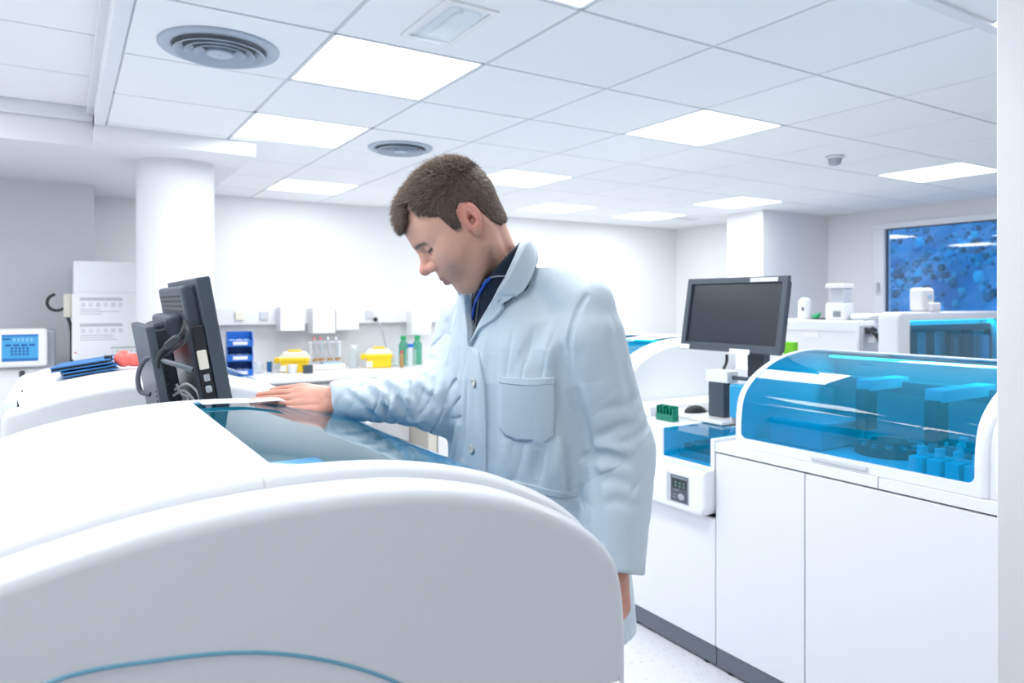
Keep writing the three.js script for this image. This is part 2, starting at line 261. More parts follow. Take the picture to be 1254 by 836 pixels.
// o: { xf front plane, dir +1 faces +X / -1 faces -X, Z0 near end of the hood, Z1 far end, capNear, capFar, base }
const workLed = new THREE.MeshStandardMaterial({ color: 0xffffff, emissive: rgb(0.95, 0.98, 1), emissiveIntensity: 2 });
function analyzer(name, label, o) {
  const { xf, dir, Z0, Z1 } = o, D = 0.845, xb = xf - dir * D;
  const t = thing(name, label, 'analyzer', [xf - dir * D / 2, o.base, -(Z0 + Z1) / 2], 'curved analyzers');
  const roll = (Z) => { const k = clamp((Z0 + 0.020 - Z) / 0.020, 0, 1); return 0.018 * (1 - Math.sqrt(1 - k * k)); };
  const P = (s, Z, out = 0) => { const [q, y] = profAt(s, out - roll(Z)); return V(xf - dir * q, y, -Z); };
  const sTop = sOfOffset(0.485), s0 = sOfHeight(0.94), fr = 0.034, th = -0.006;
  const { inner, outer } = ringPoints(s0, sTop, Z0 + fr, Z1 - 0.024, 0.022, 0, sTop + 0.02, Z0, Z1);
  const N = inner.length, ringG = (out, K = 14) => grid(N, K, (a, b) => { const k = Math.round(a * N) % N; return P(lerp(inner[k][0], outer[k][0], b), lerp(inner[k][1], outer[k][1], b), out); });
  const rim = grid(N, 1, (a, b) => { const k = Math.round(a * N) % N; return P(inner[k][0], inner[k][1], b * th); });
  const back = (out) => grid(40, 70, (a, b) => { const s = lerp(sTop + 0.02, PLEN, a), Z = lerp(Z0, Z1, Math.pow(b, 1.7)), q = profAt(s)[0]; return P(s, Z, out - 0.009 * Math.exp(-(((Z - Z0 - 0.235) / 0.028) ** 2)) * sstep(0.60, 0.76, q)); });
  const rear = grid(8, 2, (a, b) => { const k = a * Math.PI / 2, R = 0.045; return V(xf - dir * (0.80 + R * Math.sin(k)), 1.216 - R + R * Math.cos(k) - 0.012 * (a > 0.99 ? 0 : 0), -lerp(Z0, Z1, b)); });
  const rearWall = grid(1, 1, (a, b) => V(xb, lerp(1.171, 0.903, a), -lerp(Z0, Z1, b)));
  const ends = [Z0, Z1].map((Z) => { const sh = new THREE.Shape(); sh.moveTo(0.006, 0.903); for (let k = 0; k <= 80; k++) { const q = profAt(PLEN * k / 80, -0.008); sh.lineTo(Math.max(q[0], 0.004), q[1]); } sh.lineTo(D - 0.01, 1.16); sh.lineTo(D - 0.01, 0.903);
    return new THREE.ExtrudeGeometry(sh, { depth: 0.012, bevelEnabled: false }).applyMatrix4(new THREE.Matrix4().makeScale(-dir, 1, 1)).translate(xf, 0, -Z - (Z === Z0 ? 0.034 : -0.003)); });
  const lip = (Z) => grid(120, 1, (a, b) => P(PLEN * a, Z, -0.03 * b));
  const rearLip = grid(9, 1, (a, b) => { const k = Math.min(a * 9 / 8, 1) * Math.PI / 2, R = 0.045 - 0.03 * b; return a > 0.99 ? V(xf - dir * (0.845 - 0.03 * b), 0.903, -Z0) : V(xf - dir * (0.80 + R * Math.sin(k)), 1.171 + R * Math.cos(k), -Z0); });
  wpart(t, 'hood', merge([lip(Z0), lip(Z1), rearLip, ringG(0), ringG(th), rim, back(0), back(th), rear, rearWall]), M.shell);
  for (const e of ends) wpart(t, 'inner_wall', e, M.shellMatt);
  // tinted window: rings from the middle of the opening to its outline
  const cm = [(s0 + sTop) / 2, (Z0 + fr + Z1 - 0.024) / 2];
  const glass = grid(N, 26, (a, b) => { const k = Math.round(a * N) % N; return P(lerp(cm[0], inner[k][0], b * 1.004), lerp(cm[1], inner[k][1], b * 1.004), -0.0025); });
  wpart(t, 'window', glass, M.blue, 'translucent blue curved window');
  // end caps with rounded edges; the joint to the hood stays open as a groove
  const cap = (Z, w, bev, inset = 0.0005) => {
    const sh = new THREE.Shape(); sh.moveTo(0, 0.903); for (let k = 1; k <= 120; k++) { const q = profAt(PLEN * k / 120); sh.lineTo(q[0], q[1]); }
    for (let k = 1; k <= 8; k++) { const a = k / 8 * Math.PI / 2; sh.lineTo(0.80 + 0.045 * Math.sin(a), 1.171 + 0.045 * Math.cos(a)); } sh.lineTo(D, 0.903);
    const g = new THREE.ExtrudeGeometry(sh, { depth: Math.max(0.001, w - 2 * bev), bevelEnabled: true, bevelThickness: bev, bevelSize: bev, bevelOffset: -bev - inset, bevelSegments: 7, curveSegments: 4 });
    g.applyMatrix4(new THREE.Matrix4().makeScale(-dir, 1, 1)).translate(xf, 0, -Z - w + bev); return smooth(g);
  };
  for (const [a, b] of [[Z0 - 0.03, Z0 + 0.0003]]) wpart(t, 'joint_band', grid(90, 1, (k, e) => P(PLEN * k, lerp(a, b, e), -0.0002)), M.shell);
  wpart(t, 'end_cap', cap(Z0 - o.capNear - 0.001, o.capNear, 0.019, 0.015), M.shell);
  wpart(t, 'end_cap', cap(Z1 - 0.008, o.capFar, 0.009), M.shell);
  // inside: deck, rear wall, rail, probe arm, rotor, racks
  wpart(t, 'deck', box(Math.min(xf - dir * 0.02, xb + dir * 0.1), Math.max(xf - dir * 0.02, xb + dir * 0.1), 0.905, 0.922, Z0 + 0.001, Z1 - 0.018), M.shellMatt);
  const xi = (q) => xf - dir * q, bx = (q0, q1, y0, y1, a, b, r = 0.004) => box(Math.min(xi(q0), xi(q1)), Math.max(xi(q0), xi(q1)), y0, y1, a, b, r);
  wpart(t, 'rear_panel', bx(0.60, 0.62, 0.922, 1.235, Z0 + 0.036, Z1 - 0.018), M.grey);
  wpart(t, 'gantry_rail', bx(0.50, 0.56, 1.11, 1.16, Z0 + 0.03, Z1 - 0.03), M.midPart);
  const L = Z1 - Z0;
  const wl = wpart(t, 'work_light', bx(0.50, 0.53, 1.232, 1.24, Z0 + 0.06, Z1 - 0.06, 0.003), workLed);
  const wr = new THREE.RectAreaLight(rgb(0.95, 0.98, 1), 3, L - 0.12, 0.03); wr.position.set(xi(0.5) - t.position.x, 1.228 - t.position.y, 0); wr.rotation.set(-Math.PI / 2, 0, 0); wr.rotateZ(Math.PI / 2); t.add(wr);
  const arm = (z, q) => { const a = wpart(t, 'probe_arm', bx(q, 0.55, 1.135, 1.175, z - 0.03, z + 0.03), M.shellMatt); wpart(a, 'probe_head', bx(q - 0.02, q + 0.05, 0.99, 1.14, z - 0.022, z + 0.022), M.darkPart); wpart(a, 'needle', cyl(xi(q + 0.01), 0.935, z, 0.003, 0.004, 0.06, 8), M.steel); };
  arm(Z0 + L * 0.28, 0.20); arm(Z0 + L * 0.62, 0.30);
  wpart(t, 'rotor', merge([cyl(xi(0.28), 0.922, Z0 + L * 0.5, 0.11, 0.11, 0.03, 40), cyl(xi(0.28), 0.952, Z0 + L * 0.5, 0.075, 0.06, 0.02, 32)]), M.darkPart);
  for (let k = 0; k < 12; k++) { const a = k / 12 * Math.PI * 2; wpart(t, 'cuvette', cyl(xi(0.28 + 0.09 * Math.cos(a)), 0.952, Z0 + L * 0.5 + 0.09 * Math.sin(a), 0.012, 0.012, 0.012, 10), M.midPart); }
  for (let k = 0; k < 4; k++) { const r = wpart(t, 'reagent_rack', bx(0.06, 0.40, 0.922, 0.975, Z0 + 0.05 + k * 0.055, Z0 + 0.092 + k * 0.055), M.whiteGoods); for (let j = 0; j < 5; j++) wpart(r, 'vial', cyl(xi(0.10 + j * 0.065), 0.975, Z0 + 0.071 + k * 0.055, 0.014, 0.014, 0.03, 12), j % 2 ? M.midPart : M.whiteGoods); }
  wpart(t, 'wash_block', bx(0.10, 0.36, 0.922, 1.02, Z1 - 0.30, Z1 - 0.07, 0.012), M.machineGrey);
  return { t, P, bx, xi };
}
// creased normals for extruded shapes: average across small angles only
function smooth(g, limit = 0.82) {
  const q = g.index ? g.toNonIndexed() : g; q.computeVertexNormals(); const p = q.attributes.position, n = q.attributes.normal, m = new Map();
  const key = (i) => `${Math.round(p.getX(i) * 2e4)},${Math.round(p.getY(i) * 2e4)},${Math.round(p.getZ(i) * 2e4)}`;
  for (let i = 0; i < p.count; i++) { const k = key(i); if (!m.has(k)) m.set(k, []); m.get(k).push(i); }
  const out = new Float32Array(p.count * 3), a = V(0, 0, 0), b = V(0, 0, 0);
  for (const list of m.values()) for (const i of list) { a.fromBufferAttribute(n, i); let x = 0, y = 0, z = 0; for (const j of list) { b.fromBufferAttribute(n, j); if (a.dot(b) > limit) { x += b.x; y += b.y; z += b.z; } } const l = Math.hypot(x, y, z) || 1; out.set([x / l, y / l, z / l], i * 3); }
  q.setAttribute('normal', new THREE.BufferAttribute(out, 3)); return q;
}
// cabinet with a door, a plinth and adjustable feet; front at X = xf facing dir
function baseCabinet(label, xf, dir, Z0, Z1, y1, depth, group) {
  const xb = xf - dir * depth, t = thing('base_cabinet', label, 'cabinet', [(xf + xb) / 2, 0, -(Z0 + Z1) / 2], group);
  const bx = (q0, q1, y0, y2, a, b, r) => { const A = xf - dir * q0, B = xf - dir * q1; return box(Math.min(A, B), Math.max(A, B), y0, y2, a, b, r); };
  wpart(t, 'carcass', bx(0.02, depth, 0.085, y1 - 0.002, Z0 + 0.001, Z1 - 0.001, 0), M.gap);
  wpart(t, 'door', bx(0, 0.02, 0.089, y1 - 0.004, Z0 + 0.0018, Z1 - 0.0018, 0.003), M.door);
  wpart(t, 'side_panel', bx(0.02, depth, 0.085, y1 - 0.002, Z0 - 0.0, Z0 + 0.016, 0.001), M.door);
  wpart(t, 'plinth', bx(0.006, 0.04, 0.012, 0.087, Z0 + 0.002, Z1 - 0.002, 0.002), M.plinth);
  for (const z of [Z0 + 0.06, Z1 - 0.06]) wpart(t, 'foot', cyl(xf - dir * 0.03, 0, z, 0.02, 0.018, 0.03, 16), M.black);
  return t;
}
{
  // --- near analyzer on the left of the aisle
  const A = analyzer('blood_analyzer', 'large white curved analyzer with tinted window, a paper strip on top', { xf: 0.697, dir: 1, Z0: 0.835, Z1: 1.56, capNear: 0.062, capFar: 0.02, base: 0.9 });
  // arched inlay on its end panel
  const Zp = 0.7718, pts = [[-0.10, 1.075], [-0.0167, 1.1145], [0.084, 1.111], [0.169, 1.0955], [0.2477, 1.0654], [0.33, 1.017], [0.39, 0.96]].map(([x, y]) => V(x, y, -Zp));
  wpart(A.t, 'arched_inlay', tube(pts, 0.0022, 60, 8), M.acrylic, 'curved translucent blue strip');
  baseCabinet('white base cabinet under the analyzer with the paper strip', 0.67, 1, 0.785, 1.56, 0.9, 0.8, 'base cabinets');
  // paper strip lying over the crest of its window
  const sg = new THREE.BoxGeometry(1, 1, 1, 40, 1, 4), sp = sg.attributes.position;
  for (let i = 0; i < sp.count; i++) { const a = sp.getX(i) + 0.5, q = A.P(lerp(sOfOffset(0.476), sOfOffset(0.325), a), 1.445 + (sp.getZ(i) + 0.5) * 0.05, 0.004 + (sp.getY(i) + 0.5) * 0.0012 + 0.006 * sstep(0.5, 1, a)); sp.setXYZ(i, q.x, q.y, q.z); }
  sg.computeVertexNormals();
  single('paper_strip', sg, M.paper, 'narrow white paper strip under the man\'s outstretched hand', 'paper');
  // --- second analyzer further along the same row
  const B = analyzer('blood_analyzer', 'white curved analyzer behind the dark monitor, blue folders on top', { xf: 0.70, dir: 1, Z0: 2.17, Z1: 2.96, capNear: 0.062, capFar: 0.02, base: 0.9 });
  baseCabinet('white base cabinet under the analyzer with blue folders', 0.685, 1, 2.12, 2.96, 0.9, 0.8, 'base cabinets');
  // --- right-hand analyzer
  const C = analyzer('blood_analyzer', 'white curved analyzer with wide blue window on cabinets beside the wall end', { xf: 2.211, dir: -1, Z0: 0.995, Z1: 1.887, capNear: 0.062, capFar: 0.014, base: 0.903 });
  for (const [a, b] of [[994, 1063]]) { const p = atX(a, 565, 2.211), q = atX(b, 578, 2.211); wpart(C.t, 'handle', box(2.203, 2.214, 0.911, 0.927, -p.z, -q.z, 0.005), M.handle); }
  // tray strip between analyzer and cabinets, in two lengths
  const split = depthX(1075, 2.2);
  const tr = thing('analyzer_tray', 'white tray strip between the blue-windowed analyzer and its cabinets', 'tray', [2.6, 0.866, -1.45]);
  for (const [a, b] of [[0.93, split - 0.0012], [split + 0.0012, 1.982]]) wpart(tr, 'tray_section', box(2.2, 3.05, 0.866, 0.902, a, b, 0.003), M.shell);
  const zc = [0.9, 1.575, 1.98, 2.52];
  baseCabinet('wide white cabinet under the near half of the blue-windowed analyzer', 2.2, -1, zc[0], zc[1], 0.864, 0.8, 'base cabinets');
  baseCabinet('narrow white cabinet under the far half of the blue-windowed analyzer', 2.2, -1, zc[1], zc[2], 0.864, 0.8, 'base cabinets');
  baseCabinet('white cabinet below the sample loader with small display', 2.2, -1, zc[2], zc[3], 0.60, 0.8, 'base cabinets');
  // --- fourth analyzer beyond the monitor with the front screen
  const E4 = analyzer('blood_analyzer', 'white curved analyzer behind the front-facing monitor, papers on top', { xf: 2.40, dir: -1, Z0: 2.81, Z1: 3.75, capNear: 0.062, capFar: 0.02, base: 0.903 });
  baseCabinet('white base cabinet under the analyzer behind the front-facing monitor', 2.42, -1, 2.76, 3.75, 0.9, 0.8, 'base cabinets');
  for (const [o, Z, r, w, which] of [[0.40, 2.97, 0.1, 0.21, 'nearest the rounded end of'], [0.47, 3.28, -0.15, 0.21, 'between two others on'], [0.42, 3.57, 0.12, 0.2, 'furthest from the rounded end of']]) {
    const y = hoodY(o) + 0.006, sl = Math.atan2(hoodY(o + 0.05) - hoodY(o - 0.05), 0.1);
    const g = new THREE.BoxGeometry(0.29, 0.002, w).rotateY(r).rotateZ(sl).translate(2.40 + o, y + 0.001, -Z);
    single('paper_sheet', g, M.paper, `loose white paper sheet ${which} the analyzer behind the aisle-facing monitor`, 'paper', 'sheets on the far analyzer');
  }
}
{
  // --- sample loader at the end of the right-hand analyzer
  const X = 2.2, t = thing('sample_loader', 'white sample loader with blue cover and small grey display', 'sample loader', [2.45, 0.6, -2.25]);
  const zr = 1.984, zl = 2.52;
  const body = new THREE.Shape(); const y0 = 0.602, y1 = 0.79, R = 0.05;
  const w = zl - zr; body.moveTo(0, y1); body.lineTo(0, y0 + R); body.absarc(R, y0 + R, R, Math.PI, Math.PI * 1.5, false); body.lineTo(w, y0); body.lineTo(w, y1);
  wpart(t, 'body', smooth(new THREE.ExtrudeGeometry(body, { depth: 0.50, bevelEnabled: true, bevelThickness: 0.025, bevelSize: 0.02, bevelOffset: -0.02, bevelSegments: 6, curveSegments: 12 }).rotateY(Math.PI / 2).translate(X - 0.03, 0, -zr)), M.shell);
  wpart(t, 'deck', box(X + 0.0, 2.95, 0.775, 0.80, zr + 0.004, zl, 0.004), M.shell);
  wpart(t, 'side_wall', box(X - 0.003, X + 0.30, 0.792, 0.915, zr, zr + 0.022, 0.006), M.shell);
  const cz = depthX(815, X);
  wpart(t, 'end_block', box(X - 0.004, 2.95, 0.792, 0.92, cz + 0.012, zl, 0.008), M.shell);
  wpart(t, 'rear_block', box(X + 0.27, 2.95, 0.792, 0.915, zr + 0.02, cz + 0.02, 0.006), M.shell);
  const cov = wpart(t, 'cover', merge([grid(1, 1, (a, b) => V(X + 0.002, lerp(0.797, 0.919, b), -lerp(cz + 0.012, zr + 0.022, a))), grid(1, 1, (a, b) => V(lerp(X + 0.002, X + 0.27, b), 0.919, -lerp(cz + 0.012, zr + 0.022, a)))]), M.blue, 'translucent blue box cover');
  wpart(t, 'rack_lane', box(X + 0.05, X + 0.25, 0.8, 0.83, zr + 0.05, cz - 0.03, 0.004), M.midPart);
  for (let k = 0; k < 3; k++) wpart(t, 'tube_rack', box(X + 0.06 + k * 0.06, X + 0.10 + k * 0.06, 0.83, 0.86, zr + 0.06, cz - 0.05, 0.004), M.charcoal2);
  wpart(t, 'slot', box(X - 0.006, X - 0.002, 0.83, 0.89, depthX(799, X), depthX(794, X), 0.001), M.gap);
  const d0 = depthX(844, X - 0.05), d1 = depthX(824, X - 0.05);
  const dp = wpart(t, 'display_panel', box(X - 0.058, X - 0.05, 0.635, 0.752, d0 - 0.004, d1 + 0.03, 0.002), M.machineGrey);
  const lcd = canvasTex(128, 192, (c) => { c.fillStyle = '#4c525e'; c.fillRect(0, 0, 128, 192); c.fillStyle = '#8b93a0'; c.fillRect(8, 8, 112, 12); c.fillStyle = '#1d2b2e'; c.fillRect(12, 28, 104, 66); c.fillStyle = '#5f8a78'; for (const [x, y] of [[30, 44], [62, 44], [90, 44], [30, 68], [62, 68], [90, 68]]) c.fillRect(x, y, 14, 16); c.fillStyle = '#aab1bd'; c.beginPath(); c.arc(78, 150, 24, 0, 7); c.fill(); c.fillStyle = '#7a828f'; c.fillRect(20, 104, 40, 10); c.fillRect(12, 140, 30, 8); c.fillRect(12, 160, 30, 8); });
  wpart(dp, 'screen', grid(1, 1, (a, b) => V(X - 0.0585, lerp(0.64, 0.748, b), -lerp(d1 + 0.004, d0, a))), mat(0xffffff, 0.3, { map: lcd }));
  // desk behind the loader, with the things on it
  const dk = thing('side_desk', 'white low desk behind the sample loader carrying mouse and rack', 'desk', [2.75, 0, -2.4]);
  wpart(dk, 'desk_top', box(2.44, 3.1, 0.921, 0.935, 2.16, 2.74, 0.004), M.worktop);
  wpart(dk, 'upright', box(3.02, 3.1, 0, 0.921, 2.0, 2.74), M.door);
  wpart(dk, 'ledge', box(2.4, 3.1, 0.905, 0.955, 2.57, 2.745, 0.006), M.shell);
  // green tube rack
  const gp = atY(817, 514, 0.922), gr = thing('tube_rack', 'dark green plastic tube rack on the sample loader', 'rack', [gp.x, 0.921, gp.z]);
  part(gr, 'base', box(-0.02, 0.02, 0, 0.012, -0.055, 0.055, 0.002), M.green);
  part(gr, 'rear_wall', box(0.012, 0.018, 0.012, 0.068, -0.055, 0.055, 0.002), M.green);
  for (let k = 0; k < 6; k++) part(gr, 'divider', box(-0.018, 0.014, 0.012, 0.058 + (k % 2) * 0.008, -0.053 + k * 0.02, -0.047 + k * 0.02, 0.002), M.green);
  part(gr, 'front_rail', box(-0.02, -0.014, 0.012, 0.03, -0.055, 0.055, 0.002), M.green);
  // black mouse
  const mouse = (p, label, turn) => { const g = new THREE.SphereGeometry(1, 32, 20, 0, Math.PI * 2, 0, Math.PI / 2).scale(0.034, 0.034, 0.058); const t2 = thing('computer_mouse', label, 'mouse', [p.x, p.y, p.z]); t2.rotation.y = turn; part(t2, 'shell', g, M.black); part(t2, 'wheel', new THREE.CylinderGeometry(0.008, 0.008, 0.006, 16).rotateZ(Math.PI / 2).translate(0, 0.028, -0.03), M.grey); };
  mouse(V(2.56, 0.9355, -2.43), 'black computer mouse on the desk behind the sample loader', 1.4);
  single('white_box', box(2.62, 2.72, 0.9355, 0.985, 2.36, 2.52, 0.008), M.whiteGoods, 'small white box behind the black mouse', 'box');
  // monitor facing the aisle
  const m = thing('monitor', 'charcoal monitor facing the aisle with its dark screen toward the man', 'monitor', [2.58, 0.9355, -2.22]);
  const tilt = 0.17, W = 0.565, Hh = 0.335, c0 = V(2.575, 1.405, -2.215);
  const place = (g) => g.rotateZ(-tilt).rotateY(0.0).translate(c0.x, c0.y, c0.z);
  const sh = new THREE.Shape(); sh.moveTo(-W / 2, -Hh / 2); sh.lineTo(W / 2, -Hh / 2); sh.lineTo(W / 2, Hh / 2); sh.lineTo(-W / 2, Hh / 2); sh.closePath();
  const bz = 0.022, ho = new THREE.Path(); ho.moveTo(-W / 2 + bz, -Hh / 2 + bz + 0.008); ho.lineTo(-W / 2 + bz, Hh / 2 - bz); ho.lineTo(W / 2 - bz, Hh / 2 - bz); ho.lineTo(W / 2 - bz, -Hh / 2 + bz + 0.008); ho.closePath(); sh.holes.push(ho);
  wpart(m, 'bezel', place(new THREE.ExtrudeGeometry(sh, { depth: 0.014, bevelThickness: 0.003, bevelSize: 0.003, bevelSegments: 2 }).rotateY(-Math.PI / 2)), M.charcoal2);
  const smudge = canvasTex(512, 300, (c, w2, h2) => { c.fillStyle = '#3a4250'; c.fillRect(0, 0, w2, h2); for (let i = 0; i < 60; i++) { c.fillStyle = `rgba(150,160,175,${0.05 + rnd() * 0.12})`; c.beginPath(); c.ellipse(60 + rnd() * 400, 60 + rnd() * 220, 2 + rnd() * 5, 1 + rnd() * 4, rnd() * 3, 0, 7); c.fill(); } });
  wpart(m, 'screen', place(new THREE.PlaneGeometry(W - 2 * bz + 0.004, Hh - 2 * bz + 0.002).rotateY(-Math.PI / 2).translate(-0.004, 0.004, 0)), mat(rgb(0.55, 0.55, 0.55), 0.28, { map: smudge }));
  wpart(m, 'rear_shell', place(new RoundedBoxGeometry(0.035, Hh * 0.94, W * 0.96, 3, 0.012).translate(0.02, 0, 0)), M.charcoal);
  wpart(m, 'sticker', place(box(-0.0185, -0.0172, Hh / 2 - 0.021, Hh / 2 - 0.003, -0.235, -0.09)), M.paper);
  wpart(m, 'tape', place(box(-0.0185, -0.0172, -Hh / 2 - 0.002, -Hh / 2 + 0.02, 0.225, 0.283)), M.paper);
  wpart(m, 'tape', place(box(-0.0195, -0.0172, -Hh / 2 - 0.01, -Hh / 2 + 0.012, -0.13, -0.02)), M.paper);
  wpart(m, 'neck', box(2.64, 2.69, 1.10, 1.36, 2.10, 2.19, 0.006), M.charcoal);
  wpart(m, 'foot', merge([box(2.625, 2.85, 0.9355, 0.952, 2.07, 2.22, 0.006), box(2.65, 2.68, 0.95, 1.11, 2.12, 2.17, 0.004)]), M.charcoal);
  const kb = atX(890, 434, 2.6);
  single('monitor_cable', tube([kb, kb.clone().add(V(0, -0.03, -0.0)), V(2.62, kb.y - 0.07, kb.z - 0.035), V(2.64, kb.y - 0.1, kb.z - 0.06)], 0.007, 24, 8), M.cable, 'short black cable hanging under the aisle-facing monitor', 'cable');
  // post and boxes under that monitor
  const po = thing('scanner_post', 'dark grey post with white head under the aisle-facing monitor', 'post', [2.56, 0.9355, -2.3]);
  const pz0 = depthX(886, 2.54), pz1 = depthX(867, 2.54);
  wpart(po, 'column', box(2.54, 2.59, 0.9355, 1.095, pz0, pz1, 0.006), M.charcoal2); wpart(po, 'head', box(2.53, 2.605, 1.095, 1.15, pz0 - 0.03, pz1 + 0.005, 0.006), M.whiteGoods); wpart(po, 'bar', box(2.56, 2.58, 1.112, 1.13, pz0 - 0.16, pz0 - 0.03, 0.004), M.charcoal2);
  const bb = thing('reagent_box', 'translucent blue reagent box beside the curved end of the wide-windowed analyzer', 'box', [2.54, 0.9355, -2.1]);
  const b0 = depthX(904, 2.5), b1 = depthX(892, 2.5);
  wpart(bb, 'shell', box(2.5, 2.6, 0.95, 1.10, b0 - 0.05, b1, 0.012), M.bluePlastic); wpart(bb, 'foot', box(2.51, 2.59, 0.9355, 0.951, b0 - 0.04, b1 - 0.01), M.midPart);
  const lb = atX(966, 420, 3.2); single('lime_label', box(3.2, 3.23, 1.1, lb.y + 0.006, -lb.z - 0.035, -lb.z + 0.035, 0.004), M.lime, 'bright lime green carton behind the aisle-facing monitor', 'carton');
  const sh2 = thing('reagent_shelf', 'white shelf unit behind the aisle-facing monitor', 'shelf', [3.3, 0, -2.35]);
  wpart(sh2, 'upright', box(3.15, 3.45, 0, 1.10, 1.95, 2.7, 0.006), M.shellMatt);
}
// ------------------------------------------------------------------ left row: monitor seen from behind
{
  const bench = thing('monitor_bench', 'narrow white bench between the two left analyzers carrying the monitor', 'bench', [0.3, 0, -1.85]);
  wpart(bench, 'bench_top', box(-0.12, 0.66, 0.86, 0.89, 1.60, 2.10, 0.004), M.worktop);
  for (const [x, z] of [[-0.1, 1.63], [0.62, 1.63], [-0.1, 2.07], [0.62, 2.07]]) wpart(bench, 'leg', box(x - 0.02, x + 0.02, 0, 0.86, z - 0.02, z + 0.02), M.whiteGoods);
  const m = thing('monitor', 'charcoal monitor seen from behind with cables, tilted back', 'monitor', [0.26, 0.89, -1.86]);
  // own frame: y along the panel, x = thickness (screen side +x), z along the width
  const tilt = 0.172, top = V(0.232, 1.512, 0), Z0 = 1.615, Z1 = 2.098, Hh = 0.33;
  const F = (x, y, Z) => { const c = Math.cos(tilt), s = Math.sin(tilt); return V(top.x + x * c - y * s, top.y + y * c + x * s, -Z); };
  // F: y is negative down the panel; the panel's foot lies towards +x
  const bend = (g) => { const p = g.attributes.position; for (let i = 0; i < p.count; i++) { const q = F(p.getX(i), p.getY(i), -p.getZ(i)); p.setXYZ(i, q.x, q.y, q.z); } g.computeVertexNormals(); return g; };
  const bx = (x0, x1, y0, y1, a, b, r = 0.003) => bend(plain(box(x0, x1, y0, y1, a, b, r)));
  wpart(m, 'front_bezel', bx(0.0, 0.029, -Hh, 0, Z0, Z1, 0.004), M.charcoal2);
  wpart(m, 'rear_shell', bx(-0.028, 0.002, -Hh + 0.012, -0.012, Z0 + 0.03, Z1 - 0.03, 0.008), M.charcoal2);
  for (let k = 0; k < 4; k++) wpart(m, 'vent_slot', bx(-0.0295, -0.0275, -0.036 - k * 0.011, -0.032 - k * 0.011, Z0 + 0.07, Z1 - 0.06, 0.0004), M.black);
  wpart(m, 'shoulder', bx(-0.06, -0.026, -0.13, -0.072, Z0 + 0.10, Z1 - 0.08, 0.012), M.charcoal2);
  wpart(m, 'screen', bx(0.0285, 0.0298, -Hh + 0.02, -0.02, Z0 + 0.02, Z1 - 0.02, 0.0003), M.black);
  const pan = wpart(m, 'port_recess', bx(-0.025, -0.001, -0.265, -0.10, Z0 + 0.004, Z0 + 0.031, 0.002), M.black);
  wpart(pan, 'video_plug', bx(-0.024, -0.006, -0.192, -0.152, Z0 - 0.006, Z0 + 0.012, 0.002), M.paleYellow);
  wpart(pan, 'usb_plug', bx(-0.02, -0.008, -0.218, -0.203, Z0 - 0.004, Z0 + 0.01, 0.002), M.steel);
  wpart(pan, 'round_plug', bx(-0.02, -0.008, -0.243, -0.228, Z0 - 0.006, Z0 + 0.01, 0.004), M.grey);
  // stand: hinge and tall slab behind
  wpart(m, 'hinge', bx(-0.086, -0.05, -0.135, -0.085, Z0 + 0.15, Z0 + 0.30, 0.01), M.charcoal);
  wpart(m, 'support_column', bx(-0.084, -0.052, -0.50, -0.10, Z0 + 0.14, Z0 + 0.31, 0.006), M.charcoal);
  wpart(m, 'support_plate', bx(-0.108, -0.090, -0.48, -0.085, Z0 + 0.02, Z0 + 0.40, 0.004), M.charcoal2);
  wpart(m, 'web', bx(-0.092, -0.08, -0.46, -0.12, Z0 + 0.20, Z0 + 0.26, 0.004), M.charcoal);
  wpart(m, 'foot', box(0.02, 0.44, 0.8905, 0.908, 1.70, 2.0, 0.006), M.charcoal);
  wpart(m, 'spine', box(0.16, 0.24, 0.905, 1.16, 1.76, 1.92, 0.006), M.charcoal);
  // cables
  const px = (u, v, f) => pix(u, v, f);
  const cb = (label, pts, r, mt = M.cable) => wpart(m, 'cable', tube(pts, r, 60, 8), mt, label);
  cb('grey looped cable hanging from the rear-seen monitor', [px(236, 453, 1.40), px(222, 448, 1.40), px(205, 443, 1.43), px(192, 439, 1.5), px(180, 439, 1.5), px(171, 452, 1.5), px(169, 468, 1.5), px(173, 480, 1.5), px(184, 483, 1.5)], 0.0052, mat(rgb(0.10, 0.12, 0.15), 0.45));
  cb('black video cable with a thick filter running down from the rear-seen monitor', [px(228, 392, 1.46), px(223, 408, 1.45), px(212, 419, 1.45), px(199, 429, 1.45), px(193, 441, 1.46), px(194, 452, 1.48)], 0.0048);
  cb('thin black power cable curving from the rear-seen monitor', [px(226, 395, 1.45), px(230, 408, 1.44), px(224, 420, 1.44), px(210, 430, 1.45), px(197, 440, 1.46)], 0.0034);
  const fd = px(216, 415, 1.435).sub(px(205, 424, 1.435)).normalize(), q = new THREE.Quaternion().setFromUnitVectors(V(0, 1, 0), fd);
  wpart(m, 'cable_filter', new THREE.CapsuleGeometry(0.009, 0.02, 6, 14).applyQuaternion(q).translate(...px(211, 419, 1.435).toArray()), M.cable, 'thick black filter sleeve');
  // spiral cable wrap
  const wr = wpart(m, 'cable_wrap', tube([px(196, 448, 1.5), px(199, 470, 1.5), px(203, 505, 1.5)], 0.0095, 20, 10), M.charcoal2, 'black ribbed spiral cable wrap');
  for (let k = 0; k < 8; k++) wpart(wr, 'ring', new THREE.TorusGeometry(0.011, 0.0035, 8, 18).rotateX(Math.PI / 2).rotateZ(0.25).translate(...px(197 + k * 0.6, 453 + k * 6, 1.5).toArray()), M.cable);
